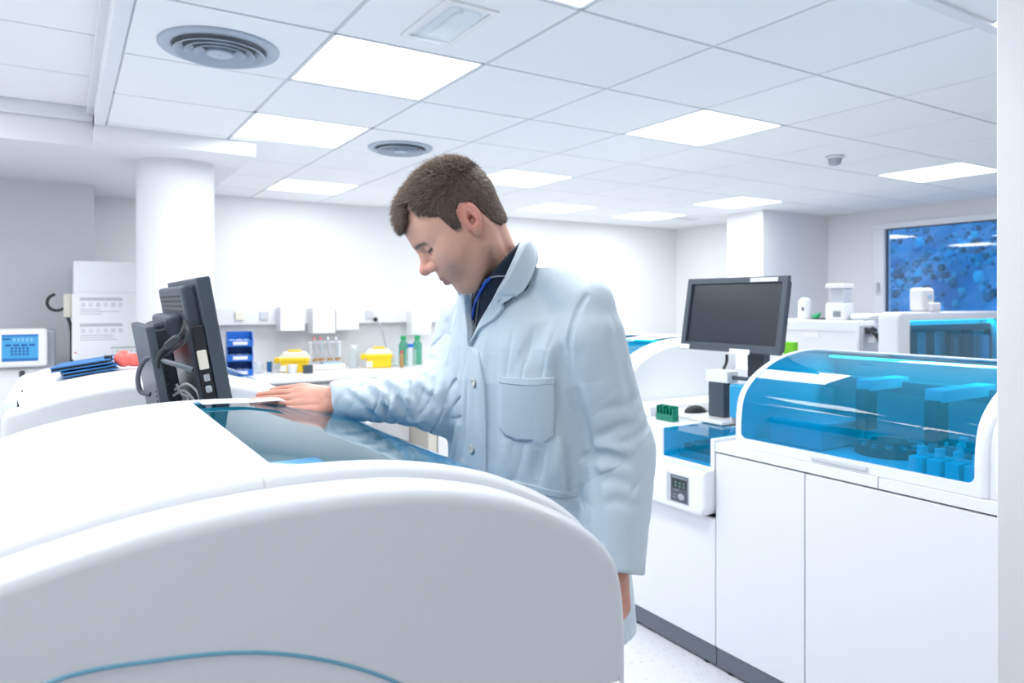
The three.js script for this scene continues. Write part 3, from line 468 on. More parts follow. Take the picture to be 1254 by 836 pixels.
  for (const [i, p] of [[0, [[214, 477], [228, 470], [240, 478], [246, 492]]], [1, [[212, 484], [224, 478], [236, 488], [240, 496]]], [2, [[216, 470], [222, 482], [230, 486], [228, 497]]]]) cb(['pale looping lead near the foot of the rear-seen monitor', 'lower pale lead near the foot of the rear-seen monitor', 'short pale lead crossing the two others behind the monitor'][i], p.map(([u, v]) => px(u, v, 1.56)), 0.003, M.whiteGoods);

  // blue folders and coral tool on the second analyzer
  
  const fold = (x, Z, len, wid, lift, turn, label) => { const o = 0.70 - x, y = hoodY(o), sl = -Math.atan2(hoodY(o + 0.05) - hoodY(o - 0.05), 0.1); const t = thing('folder', label, 'folder', [x, y + lift, -Z], 'folders on the second analyzer'); t.rotation.set(0, turn, sl * 1.0);
    part(t, 'cover', new RoundedBoxGeometry(len, 0.004, wid, 1, 0.0015).translate(0, 0.012, 0), M.folder); part(t, 'cover', new RoundedBoxGeometry(len, 0.004, wid, 1, 0.0015).translate(0, 0.002, 0), M.folder); part(t, 'pages', new THREE.BoxGeometry(len - 0.01, 0.007, wid - 0.01).translate(-0.003, 0.007, 0), M.black); };
  fold(0.062, 2.46, 0.14, 0.18, 0.004, 0.05, 'dark blue folder lying lowest on the second analyzer');
  fold(0.052, 2.47, 0.15, 0.19, 0.021, -0.12, 'dark blue folder stacked on another folder');
  const ct = thing('coral_tool', 'coral red plastic tool with a bulb handle beside the blue folders', 'tool', [0.194, hoodY(0.506) + 0.006, -2.40]);
  part(ct, 'handle', new THREE.CapsuleGeometry(0.022, 0.10, 8, 20).rotateZ(Math.PI / 2).scale(1, 0.9, 1).translate(0.03, 0.02, 0), M.coral);
  part(ct, 'bulb', new THREE.SphereGeometry(0.026, 24, 16).scale(1, 0.95, 1).translate(-0.045, 0.025, 0), M.coral);
  part(ct, 'shaft', new THREE.CylinderGeometry(0.006, 0.006, 0.02, 12).rotateZ(Math.PI / 2).translate(-0.085, 0.03, 0), M.black);
}
// ------------------------------------------------------------------ bench along the back wall
{
  const Y = 0.873, Zf = 5.56;
  const wt = thing('worktop', 'long white worktop along the back wall', 'worktop', [2.6, Y - 0.04, -6.0]);
  wpart(wt, 'slab', box(0.95, 4.6, Y - 0.03, Y, Zf, RZ1 - 0.002, 0.003), M.worktop); wpart(wt, 'front_edge', box(0.95, 4.6, Y - 0.042, Y - 0.03, Zf + 0.001, Zf + 0.03), M.worktopEdge);
  for (let k = 0; k < 6; k++) {
    const x0 = 0.97 + k * 0.6, t = thing('drawer_unit', ['white drawer unit at the column end of the bench', 'white drawer unit under the blue bins', 'white drawer unit under the first yellow container', 'white drawer unit with the beige side, below the man\'s sleeve', 'white drawer unit under the second yellow container', 'white drawer unit at the far end of the bench'][k], 'drawer unit', [x0 + 0.3, 0, -5.9], 'drawer units under the bench');
    if (k === 2) { wpart(t, 'side_panel', box(x0 + 0.5, x0 + 0.58, 0.06, Y - 0.05, Zf + 0.06, 6.3), M.cream); wpart(t, 'carcass', box(x0, x0 + 0.49, 0.06, Y - 0.05, 6.0, 6.4), M.whiteGoods); continue; }
    wpart(t, 'carcass', box(x0, x0 + 0.59, 0.06, Y - 0.05, Zf + 0.1, 6.4), M.machineGrey); wpart(t, 'plinth', box(x0, x0 + 0.59, 0, 0.06, Zf + 0.14, 6.3), M.plinth);
    for (let d = 0; d < 3; d++) { const y0 = 0.07 + d * 0.25, dr = wpart(t, 'drawer', box(x0 + 0.004, x0 + 0.586, y0, y0 + 0.24, Zf + 0.08, Zf + 0.1, 0.003), M.whiteGoods); wpart(dr, 'handle', box(x0 + 0.2, x0 + 0.39, y0 + 0.2, y0 + 0.215, Zf + 0.066, Zf + 0.08, 0.003), M.handle); }
  }
  // cable trunking and boxes on the wall
  const tk = thing('wall_trunking', 'white cable trunking with sockets along the back wall', 'trunking', [2.6, 1.27, -6.45]);
  wpart(tk, 'channel', box(0.95, 4.7, 1.27, 1.42, 6.40, RZ1 - 0.001, 0.004), M.whiteGoods);
  for (const u of [293, 323, 452]) { const p = atZ(u, 395, 6.4); wpart(tk, 'socket', box(p.x - 0.035, p.x + 0.035, 1.31, 1.385, 6.385, 6.401, 0.004), u === 293 ? M.paleYellow : M.handle); }
  const wb = (u0, u1, v0, v1, label, d = 0.16) => { const a = atZ(u0, v1, 6.3), b = atZ(u1, v0, 6.3); single('wall_box', box(a.x, b.x, a.y, Math.max(b.y, a.y + 0.1), 6.398 - d, 6.398, 0.006), M.whiteGoods, label, 'wall box', 'white boxes on the wall'); };
  wb(341, 371, 375, 405, 'white wall box above the first yellow container'); wb(380, 407, 376, 408, 'white wall box above the pipette stand', 0.18); wb(409, 437, 378, 404, 'white wall box between the pipette stand and the second yellow container'); wb(503, 527, 380, 410, 'white dispenser box on the wall beside the second container', 0.12);
  // blue stacking bins
  const bpos = atY(293, 459, Y);
  for (let k = 0; k < 3; k++) {
    const t = thing('storage_bin', ['blue open-front storage bin standing on the worktop, lowest of its stack', 'blue open-front storage bin in the middle of its stack', 'blue open-front storage bin on top of its stack'][k], 'bin', [bpos.x, Y + k * 0.118, bpos.z], 'stacked blue bins'); t.rotation.y = -0.12;
    const w = 0.19, d = 0.2, h = 0.115, e = 0.005;
    part(t, 'base', new THREE.BoxGeometry(w, e, d).translate(0, e / 2, 0), M.binBlue); part(t, 'rear_wall', new THREE.BoxGeometry(w, h, e).translate(0, h / 2, -d / 2), M.binBlue);
    for (const s of [-1, 1]) { const sh = new THREE.Shape(); sh.moveTo(-d / 2, 0); sh.lineTo(d / 2, 0); sh.lineTo(d / 2 + 0.015, 0.05); sh.lineTo(d / 2 - 0.04, h); sh.lineTo(-d / 2, h); part(t, 'side_wall', new THREE.ExtrudeGeometry(sh, { depth: e, bevelEnabled: false }).rotateY(-Math.PI / 2).translate(s * w / 2 + e / 2, 0, 0), M.binBlue); }
    part(t, 'front_lip', new THREE.BoxGeometry(w, 0.052, e).rotateX(0.28).translate(0, 0.026, d / 2 + 0.008), M.binBlue);
    part(t, 'label_card', new THREE.BoxGeometry(0.11, 0.028, 0.003).rotateX(0.28).translate(0, 0.028, d / 2 + 0.013), M.paper);
    for (let j = 0; j < 3; j++) part(t, 'content', new RoundedBoxGeometry(0.05, 0.045, 0.1, 2, 0.01).translate(-0.055 + j * 0.055, 0.03, 0.0), j % 2 ? M.whiteGoods : M.paleBlue);
  }
  const bt = atY(267, 462, Y), bo = thing('wash_bottle', 'white bottle with a red cap beside the blue bins', 'bottle', [bt.x, Y, bt.z]);
  part(bo, 'body', lathe([[0.0001, 0], [0.042, 0], [0.044, 0.006], [0.044, 0.13], [0.036, 0.155], [0.018, 0.165], [0.018, 0.175]], 28), M.whiteGoods); part(bo, 'cap', lathe([[0.0001, 0.205], [0.018, 0.203], [0.021, 0.195], [0.021, 0.17]], 24), M.red);
  // yellow sharps containers
  const sharps = (u, v, label, turn) => {
    const p = atY(u, v, Y), t = thing('sharps_container', label, 'container', [p.x, Y, p.z], 'yellow containers on the bench'); t.rotation.y = turn;
    part(t, 'body', new RoundedBoxGeometry(0.22, 0.095, 0.15, 3, 0.015).translate(0, 0.0475, 0), M.yellow);
    part(t, 'rim', new RoundedBoxGeometry(0.25, 0.04, 0.165, 3, 0.012).translate(-0.005, 0.105, 0), M.yellow);
    const sh = new THREE.Shape(); sh.moveTo(-0.12, 0); sh.lineTo(0.12, 0); sh.lineTo(0.085, 0.042); sh.lineTo(-0.085, 0.042); part(t, 'lid', new THREE.ExtrudeGeometry(sh, { depth: 0.13, bevelEnabled: true, bevelSize: 0.006, bevelThickness: 0.006, bevelSegments: 2 }).translate(-0.002, 0.122, -0.065), M.paleYellow);
    part(t, 'handle', new RoundedBoxGeometry(0.11, 0.018, 0.07, 3, 0.008).translate(0, 0.178, 0), M.yellow);
    part(t, 'spout', new RoundedBoxGeometry(0.05, 0.05, 0.1, 3, 0.015).translate(-0.14, 0.1, 0.01), M.yellow);
    part(t, 'label_card', new THREE.BoxGeometry(0.05, 0.05, 0.002).translate(-0.085, 0.035, 0.076), M.paper);
  };
  sharps(361, 455, 'yellow plastic sharps container beside the pipette stand and blue bins', -0.35); sharps(464, 449.5, 'yellow plastic sharps container beside the green-capped bottles', -0.35);
  const db = atY(377, 457, Y); single('dark_block', box(db.x - 0.035, db.x + 0.035, Y, Y + 0.07, -db.z - 0.03, -db.z + 0.03, 0.004), M.charcoal2, 'small dark grey block in front of the first yellow container', 'block');
  const bs = atY(330, 455, Y); single('blue_pen_pot', lathe([[0.0001, 0], [0.02, 0], [0.022, 0.085], [0.019, 0.085], [0.018, 0.006]], 20).translate(bs.x, Y, bs.z), M.folder, 'slim dark blue pot left of the first yellow container', 'pot');
  const wc = atY(352, 457, Y); single('white_cup', lathe([[0.0001, 0], [0.034, 0], [0.04, 0.075], [0.037, 0.075], [0.032, 0.004]], 24).translate(wc.x + 0.03, Y, wc.z + 0.04), M.whiteGoods, 'white cup in front of the first yellow container', 'cup');
  // pipette stand
  const pp = atY(400, 452, Y), ps = thing('pipette_stand', 'white pipette stand with pale blue base tray', 'stand', [pp.x, Y, pp.z]);
  part(ps, 'base', new RoundedBoxGeometry(0.30, 0.05, 0.16, 3, 0.015).translate(0, 0.025, 0), M.whiteGoods); part(ps, 'tray', new RoundedBoxGeometry(0.16, 0.015, 0.1, 2, 0.006).translate(0.03, 0.057, 0.01), M.paleBlue);
  part(ps, 'post', new THREE.CylinderGeometry(0.01, 0.01, 0.2, 16).translate(-0.13, 0.13, -0.04), M.whiteGoods); part(ps, 'post', new THREE.CylinderGeometry(0.01, 0.01, 0.2, 16).translate(0.13, 0.13, -0.04), M.whiteGoods); part(ps, 'bar', new RoundedBoxGeometry(0.3, 0.012, 0.03, 2, 0.004).translate(0, 0.235, -0.04), M.whiteGoods);
  [-0.1, -0.045, 0.025, 0.095].forEach((dx, k) => {
    const t = thing('pipette', ['pipette with pink button, first from the yellow container', 'pipette with pink button, second from the yellow container', 'pipette with brown tip ring, third from the yellow container', 'pipette with dark shaft, furthest from the first yellow container'][k], 'pipette', [pp.x + dx, Y + 0.066, pp.z + 0.03], 'pipettes on the stand'); t.rotation.z = 0.1;
    part(t, 'shaft', lathe([[0.0001, 0.01], [0.004, 0.01], [0.006, 0.08], [0.011, 0.1], [0.012, 0.19], [0.008, 0.2], [0.0001, 0.2]], 16), M.grey); part(t, 'tip_ring', new THREE.CylinderGeometry(0.026, 0.026, 0.02, 16).translate(0, 0.025, 0), M.brown); part(t, 'button', new THREE.CylinderGeometry(0.009, 0.009, 0.02, 16).translate(0, 0.21, 0), k < 2 ? M.coral : M.whiteGoods);
  });
  // gooseneck cable with a plug
  const gc = thing('wall_lead', 'thin grey lead with a black plug running from the wall trunking', 'lead', atZ(460, 391, 6.38).toArray());
  wpart(gc, 'plug', new THREE.SphereGeometry(0.022, 16, 12).translate(...atZ(460, 391, 6.36).toArray()), M.black); wpart(gc, 'wire', tube([atZ(460, 391, 6.36), atZ(466, 398, 6.3), atZ(469, 408, 6.3), atZ(472, 422, 6.3), atZ(475, 436, 6.3)], 0.006, 30, 6), M.grey);
  // bottles
  const btl = (u, v, r, h, m1, m2, label) => { const p = atY(u, v, Y), t = thing('reagent_bottle', label, 'bottle', [p.x, Y, p.z], 'bottles near the second container'); part(t, 'body', lathe([[0.0001, 0.001], [r, 0.001], [r, h * 0.72], [r * 0.5, h * 0.86], [r * 0.5, h * 0.9]], 24), m1); part(t, 'cap', new THREE.CylinderGeometry(r * 0.6, r * 0.6, h * 0.14, 20).translate(0, h * 0.95, 0), m2); };
  btl(494, 447, 0.045, 0.27, M.greenClear, M.leafGreen, 'tall bottle with green cap beside the second yellow container'); btl(511, 446, 0.045, 0.27, M.greenClear, M.leafGreen, 'tall green-capped bottle next to the man\'s sleeve');
  btl(503, 448, 0.05, 0.2, M.clear, M.binBlue, 'clear bottle with a dark blue cap between the green-capped ones'); btl(485, 448, 0.04, 0.16, M.clear, M.handle, 'clear short bottle beside the brown tube'); btl(492, 450, 0.018, 0.15, M.brown, M.red, 'slim brown tube with a red cap'); btl(433, 450, 0.045, 0.2, M.clear, M.whiteGoods, 'clear bottle between the pipette stand and second container'); btl(315, 457, 0.05, 0.09, M.clear, M.whiteGoods, 'low clear jar on the worktop beside the blue bins');
}
// ------------------------------------------------------------------ left corner: screen device, tall cabinet, notices
{
  const bn = thing('side_bench', 'white side bench in front of the grey wall', 'bench', [-0.7, 0, -5.4]);
  wpart(bn, 'bench_top', box(RX0 + 0.002, 0.03, 0.72, 0.75, 4.9, 5.918, 0.003), M.worktop); wpart(bn, 'front_panel', box(RX0 + 0.002, 0.02, 0.06, 0.72, 4.95, 4.97), M.whiteGoods);
  const dv = thing('bench_analyzer', 'white benchtop device with a lit blue touchscreen', 'device', [-0.22, 0.75, -5.35]);
  const a = atZ(-30, 450, 5.2), b = atZ(62, 403, 5.2);
  wpart(dv, 'body', box(a.x - 0.05, b.x - 0.01, 0.751, 1.07, 5.2, 5.6, 0.03), M.whiteGoods);
  wpart(dv, 'screen_housing', box(a.x, b.x - 0.015, 1.075, 1.305, 5.14, 5.22, 0.02), M.whiteGoods);
  wpart(dv, 'rear_housing', box(a.x, b.x + 0.025, 1.0, 1.295, 5.225, 5.5, 0.02), M.grey);
  const scr = canvasTex(256, 160, (c) => { c.fillStyle = '#4fb4f5'; c.fillRect(0, 0, 256, 160); c.fillStyle = '#2b7fd0'; c.fillRect(0, 0, 256, 12); c.fillRect(0, 142, 256, 18); c.fillStyle = '#1d5fae'; for (let i = 0; i < 4; i++) c.fillRect(22 + i * 56, 58, 42, 12); for (let r = 0; r < 3; r++) for (let i = 0; i < 5; i++) c.fillRect(62 + i * 27, 76 + r * 18, 18, 12); c.fillStyle = '#9bd6ff'; for (let i = 0; i < 5; i++) c.fillRect(80 + i * 30, 22, 14, 20); c.fillStyle = '#174f98'; c.fillRect(4, 22, 60, 8); });
  const s0 = atZ(2, 443, 5.139), s1 = atZ(47, 409, 5.139);
  wpart(dv, 'screen', grid(1, 1, (x, y) => V(lerp(s0.x, s1.x, x), lerp(s0.y, s1.y, y), -5.138)), new THREE.MeshStandardMaterial({ color: 0x111111, roughness: 0.3, emissive: 0xffffff, emissiveMap: scr, emissiveIntensity: 0.5 }));
  const sl = new THREE.RectAreaLight(rgb(0.3, 0.65, 1), 0.4, s1.x - s0.x, s1.y - s0.y); sl.position.set((s0.x + s1.x) / 2 + 0.22, (s0.y + s1.y) / 2 - 0.75, -5.13 + 5.35); sl.lookAt((s0.x + s1.x) / 2, (s0.y + s1.y) / 2, 0); sl.rotation.set(0, Math.PI, 0); dv.add(sl);
  const kp = atZ(27, 460, 5.195); wpart(dv, 'sample_port', box(kp.x - 0.015, kp.x + 0.015, kp.y - 0.03, kp.y + 0.03, 5.19, 5.205, 0.008), M.charcoal2);
  const mp = V(-0.20, 0.751, -5.0); const t2 = thing('computer_mouse', 'black computer mouse on the side bench below the touchscreen device', 'mouse', [mp.x, mp.y, mp.z]);
  part(t2, 'shell', new THREE.SphereGeometry(1, 32, 16, 0, Math.PI * 2, 0, Math.PI / 2).scale(0.075, 0.075, 0.05), M.black); part(t2, 'wheel', new THREE.CylinderGeometry(0.01, 0.01, 0.01, 12).translate(-0.05, 0.05, 0), M.grey);
  // tall white cabinet with notices
  const x0 = atZ(90, 319, 5.2).x, tc = thing('tall_cabinet', 'tall white cabinet beside the round column with paper notices', 'cabinet', [x0 + 0.32, 0, -5.5]);
  wpart(tc, 'body', box(x0, x0 + 0.64, 0, atZ(90, 319, 5.2).y, 5.2, 5.85, 0.006), M.shellMatt);
  wpart(tc, 'door', box(x0 + 0.004, x0 + 0.636, 0.08, atZ(90, 358, 5.2).y, 5.185, 5.2, 0.004), M.whiteGoods);
  const notice = (u0, v0, u1, v1, Z, label, seedN) => {
    const p = atZ(u0, v1, Z), q = atZ(u1, v0, Z), w = 256, h = Math.round(256 * (q.y - p.y) / (q.x - p.x));
    const tx = canvasTex(w, h, (c) => { c.fillStyle = '#eceef2'; c.fillRect(0, 0, w, h); const R = (() => { let s = seedN; return () => (s = (s * 16807) % 2147483647) / 2147483647; })();
      const bar = (x, y, ww, hh, g) => { c.fillStyle = `rgb(${g},${g},${g + 6})`; c.fillRect(x, y, ww, hh); };
      for (const blk of [0.06, 0.46]) { const y = blk * h; bar(36, y, 190, 5, 150); for (let i = 0; i < 22; i++) bar(36 + i * 9, y + 8, 6, 6, 110 + R() * 30); for (let i = 0; i < 6; i++) bar(40 + i * 34, y + 26, 20, 22, 205 + R() * 20); for (let l = 0; l < 3; l++) bar(36, y + 58 + l * 12, 90 + R() * 90, 4, 185); }
      c.fillStyle = '#d23b3b'; if (h > 120) { c.beginPath(); c.arc(16, h * 0.9, 4, 0, 7); c.fill(); } });
    single('paper_notice', grid(1, 1, (x, y) => V(lerp(p.x, q.x, x), lerp(p.y, q.y, y), -Z)), mat(0xffffff, 0.8, { map: tx, side: THREE.DoubleSide }), label, 'notice', 'notices on the tall cabinet');
  };
  notice(88, 360, 157, 440, 5.183, 'large printed paper notice on the tall white cabinet', 77); notice(130, 422, 172, 452, 5.181, 'smaller printed notice overlapping the lower corner of another', 991);
  const ph = atZ(80, 380, 5.25), tp = thing('wall_phone', 'cream handset with a black curved cord at the side of the tall cabinet', 'phone', [ph.x, ph.y, ph.z]);
  part(tp, 'body', new RoundedBoxGeometry(0.05, 0.15, 0.09, 3, 0.012).translate(0.015, 0.03, 0), M.cream); part(tp, 'hook', new THREE.TorusGeometry(0.05, 0.009, 10, 24, Math.PI * 1.2).rotateZ(Math.PI * 0.55).translate(-0.045, 0.05, 0.02), M.black); part(tp, 'cord', tube([V(0.01, -0.04, 0.03), V(0.03, -0.1, 0.04), V(0.035, -0.25, 0.03), V(0.03, -0.4, 0.02)], 0.01, 30, 8), M.black);
}
// ------------------------------------------------------------------ far right: instruments near the window
{
  const t = thing('floor_analyzer', 'boxy white floor-standing analyzer with grey side near the window', 'analyzer', [5.55, 0, -3.75]);
  wpart(t, 'body', box(5.3, 5.85, 0.02, 1.315, 3.325, 4.25, 0.015), M.shellMatt); wpart(t, 'side_panel', box(5.34, 5.84, 0.1, 1.28, 3.305, 3.325, 0.006), M.machineGrey);
  wpart(t, 'lid_line', box(5.294, 5.302, 1.225, 1.231, 3.34, 4.24), M.handle); wpart(t, 'label_card', box(5.292, 5.30, 1.17, 1.21, 3.66, 3.80), M.paper); wpart(t, 'label_card', box(5.42, 5.5, 1.14, 1.19, 3.299, 3.305), M.paper);
  wpart(t, 'vent_grille', box(5.36, 5.43, 1.19, 1.27, 3.300, 3.306), M.grey);
  const on = (u, X) => -depthX(u, X);
  const du = (u, label, build) => { const q = V(5.5, 1.3155, on(u, 5.5)); build(q, label); };
  du(986, 'white bottle-shaped soap dispenser on the boxy analyzer', (q, l) => { const s = thing('soap_dispenser', l, 'dispenser', [q.x, q.y, q.z]); part(s, 'body', lathe([[0.0001, 0], [0.055, 0], [0.06, 0.01], [0.055, 0.16], [0.03, 0.185], [0.0001, 0.19]], 28), M.whiteGoods); part(s, 'window', new RoundedBoxGeometry(0.01, 0.03, 0.02, 2, 0.004).translate(-0.056, 0.09, 0.015), M.charcoal2); });
  du(1028, 'white two-tier dispenser unit with overhanging top on the boxy analyzer', (q, l) => { const s = thing('dispenser_unit', l, 'dispenser', [q.x, q.y, q.z]); part(s, 'base', new RoundedBoxGeometry(0.16, 0.14, 0.16, 3, 0.012).translate(0, 0.07, 0), M.whiteGoods); part(s, 'tower', new RoundedBoxGeometry(0.11, 0.14, 0.13, 3, 0.01).translate(0.02, 0.2, 0), M.machineGrey); part(s, 'head', new RoundedBoxGeometry(0.16, 0.04, 0.165, 3, 0.012).translate(0, 0.285, 0), M.whiteGoods); part(s, 'bay', new RoundedBoxGeometry(0.01, 0.05, 0.07, 2, 0.003).translate(-0.08, 0.05, 0.03), M.midPart); });
  du(1004, 'bright green clip on a black tray on the boxy analyzer', (q, l) => { const s = thing('tray', l, 'tray', [q.x, q.y, q.z]); part(s, 'tray_base', new RoundedBoxGeometry(0.10, 0.012, 0.09, 2, 0.004).translate(0, 0.007, 0), M.black); part(s, 'clip', new THREE.ConeGeometry(0.035, 0.08, 16).rotateX(0.9).translate(-0.02, 0.04, 0.0), M.leafGreen, 'bright green clip'); });
  // hose and cables at its side
  const hz = (pts, r, m, label) => single('instrument_hose', tube(pts, r, 50, 8), m, label, 'hose', 'hoses beside the boxy analyzer');
  const Q = (u, v, X = 5.25) => atX(u, v, X);
  hz([V(5.5, 1.345, -3.5), V(5.55, 1.347, -3.36), V(5.6, 1.33, -3.25), V(5.62, 1.2, -3.23), V(5.62, 1.05, -3.27)], 0.028, M.whiteGoods, 'thick white hose bending over the side of the boxy analyzer');
  hz([atZ(1060, 402, 3.28), atZ(1072, 410, 3.2), atZ(1080, 425, 3.2), atZ(1088, 440, 3.2)], 0.013, M.black, 'thick black cable at the grey side of the boxy analyzer');
  hz([atZ(1066, 406, 3.26), atZ(1082, 412, 3.16), atZ(1092, 425, 3.14), atZ(1096, 440, 3.14)], 0.011, M.charcoal2, 'second dark cable looping beside the black one');
  hz([atZ(1058, 392, 3.24), atZ(1080, 387, 3.12), atZ(1096, 398, 3.1), atZ(1100, 420, 3.1), atZ(1100, 440, 3.1)], 0.006, M.grey, 'thin grey line looping to the blue-windowed cube');
  const cn = thing('cable_connector', 'black cable connector block on the grey side of the boxy analyzer', 'connector', atZ(1066, 405, 3.28).toArray()); part(cn, 'block', new RoundedBoxGeometry(0.1, 0.045, 0.035, 2, 0.006), M.black); part(cn, 'collar', new THREE.CylinderGeometry(0.016, 0.016, 0.05, 14).rotateZ(1.2).translate(0.05, 0.01, 0), M.charcoal2);
  // white cube analyzer with blue front window
  const Zc = 2.7, a = atZ(1100, 380, Zc), w0 = atZ(1115, 393, Zc), c = thing('cube_analyzer', 'white box-framed analyzer with blue front window under the room window', 'analyzer', [a.x + 0.75, 0, -Zc - 0.06]);
  const X0 = a.x, X1 = a.x + 1.5, yT = 1.395, yW = 1.335, yB = 0.95;
  const sh = new THREE.Shape(); const R = 0.06; sh.moveTo(X0, 0.06); sh.lineTo(X0, yT - R); sh.absarc(X0 + R, yT - R, R, Math.PI, Math.PI / 2, true); sh.lineTo(X1 - R, yT); sh.absarc(X1 - R, yT - R, R, Math.PI / 2, 0, true); sh.lineTo(X1, 0.06); sh.closePath();
  const ho = new THREE.Path(); ho.moveTo(w0.x, yB); ho.lineTo(X1 - 0.08, yB); ho.lineTo(X1 - 0.08, yW); ho.lineTo(w0.x, yW); ho.closePath(); sh.holes.push(ho);
  wpart(c, 'frame', smooth(new THREE.ExtrudeGeometry(sh, { depth: 0.12, bevelEnabled: true, bevelThickness: 0.012, bevelSize: 0.012, bevelOffset: -0.012, bevelSegments: 3, curveSegments: 10 }).translate(0, 0, -Zc - 0.132)), M.shell);
  wpart(c, 'window', grid(1, 1, (a, b) => V(lerp(w0.x - 0.005, X1 - 0.075, a), lerp(yB - 0.005, yW + 0.005, b), -Zc - 0.02)), M.blue, 'translucent blue front window');
  wpart(c, 'rear_panel', box(w0.x - 0.01, X1 - 0.07, yB - 0.01, yW + 0.01, Zc + 0.14, Zc + 0.15), M.shellMatt); wpart(c, 'foot', box(X0 + 0.05, X1 - 0.05, 0, 0.06, Zc + 0.02, Zc + 0.13), M.plinth);
  wpart(c, 'work_light', box(w0.x, X1 - 0.09, 1.328, 1.334, Zc + 0.05, Zc + 0.08), workLed); const cl = new THREE.RectAreaLight(rgb(0.95, 0.98, 1), 8, 1.2, 0.03); cl.position.set((w0.x + X1) / 2 - c.position.x, 1.325, -Zc - 0.065 - c.position.z); cl.rotation.x = -Math.PI / 2; c.add(cl);
  wpart(c, 'rail', box(w0.x, X1 - 0.09, 1.25, 1.30, Zc + 0.06, Zc + 0.10), M.darkPart);
  for (const [u, w] of [[1119, 0.03], [1140, 0.03], [1164, 0.05], [1185, 0.10], [1212, 0.06]]) { const p = atZ(u, 400, Zc + 0.08); wpart(c, 'post', box(p.x - w / 2, p.x + w / 2, 0.97, 1.26, Zc + 0.06, Zc + 0.11, 0.006), M.darkPart); }
  const ap = atZ(1172, 400, Zc + 0.08); wpart(c, 'loop_arm', new THREE.TorusGeometry(0.10, 0.018, 12, 28, Math.PI * 1.2).rotateZ(Math.PI * 0.4).translate(ap.x, 1.12, ap.z), M.darkPart); wpart(c, 'cylinder', cyl(atZ(1205, 400, Zc + 0.08).x, 0.97, Zc + 0.08, 0.035, 0.035, 0.24, 20), M.paleBlue);
  const k = atZ(1129, 380, Zc + 0.07), cu = thing('printer_box', 'white rounded label printer on top of the box-framed analyzer', 'printer', [k.x, yT + 0.001, k.z]);
  part(cu, 'tower', new RoundedBoxGeometry(0.165, 0.17, 0.10, 4, 0.025).translate(0, 0.085, 0), M.whiteGoods); part(cu, 'tray', new RoundedBoxGeometry(0.13, 0.065, 0.05, 3, 0.012).translate(0.06, 0.0325, 0.045), M.whiteGoods); part(cu, 'display_panel', new RoundedBoxGeometry(0.06, 0.03, 0.006, 2, 0.002).translate(0.01, 0.105, 0.05), M.paleBlue);
}
// paper sign on the pillar
{ const p = atX(902, 293, 5.85), q = atX(918, 303, 5.85); const tx = canvasTex(128, 64, (c) => { c.fillStyle = '#e6e7ec'; c.fillRect(0, 0, 128, 64); c.fillStyle = '#b9bcc6'; c.fillRect(8, 8, 112, 16); c.fillStyle = '#cdd0d8'; c.fillRect(8, 40, 112, 10); });
  single('pillar_sign', grid(1, 1, (a, b) => V(5.848, lerp(q.y, p.y, b), lerp(p.z, q.z, a))), mat(0xffffff, 0.8, { map: tx, side: THREE.DoubleSide }), 'small pale grey sign on the square wall pillar', 'sign'); }
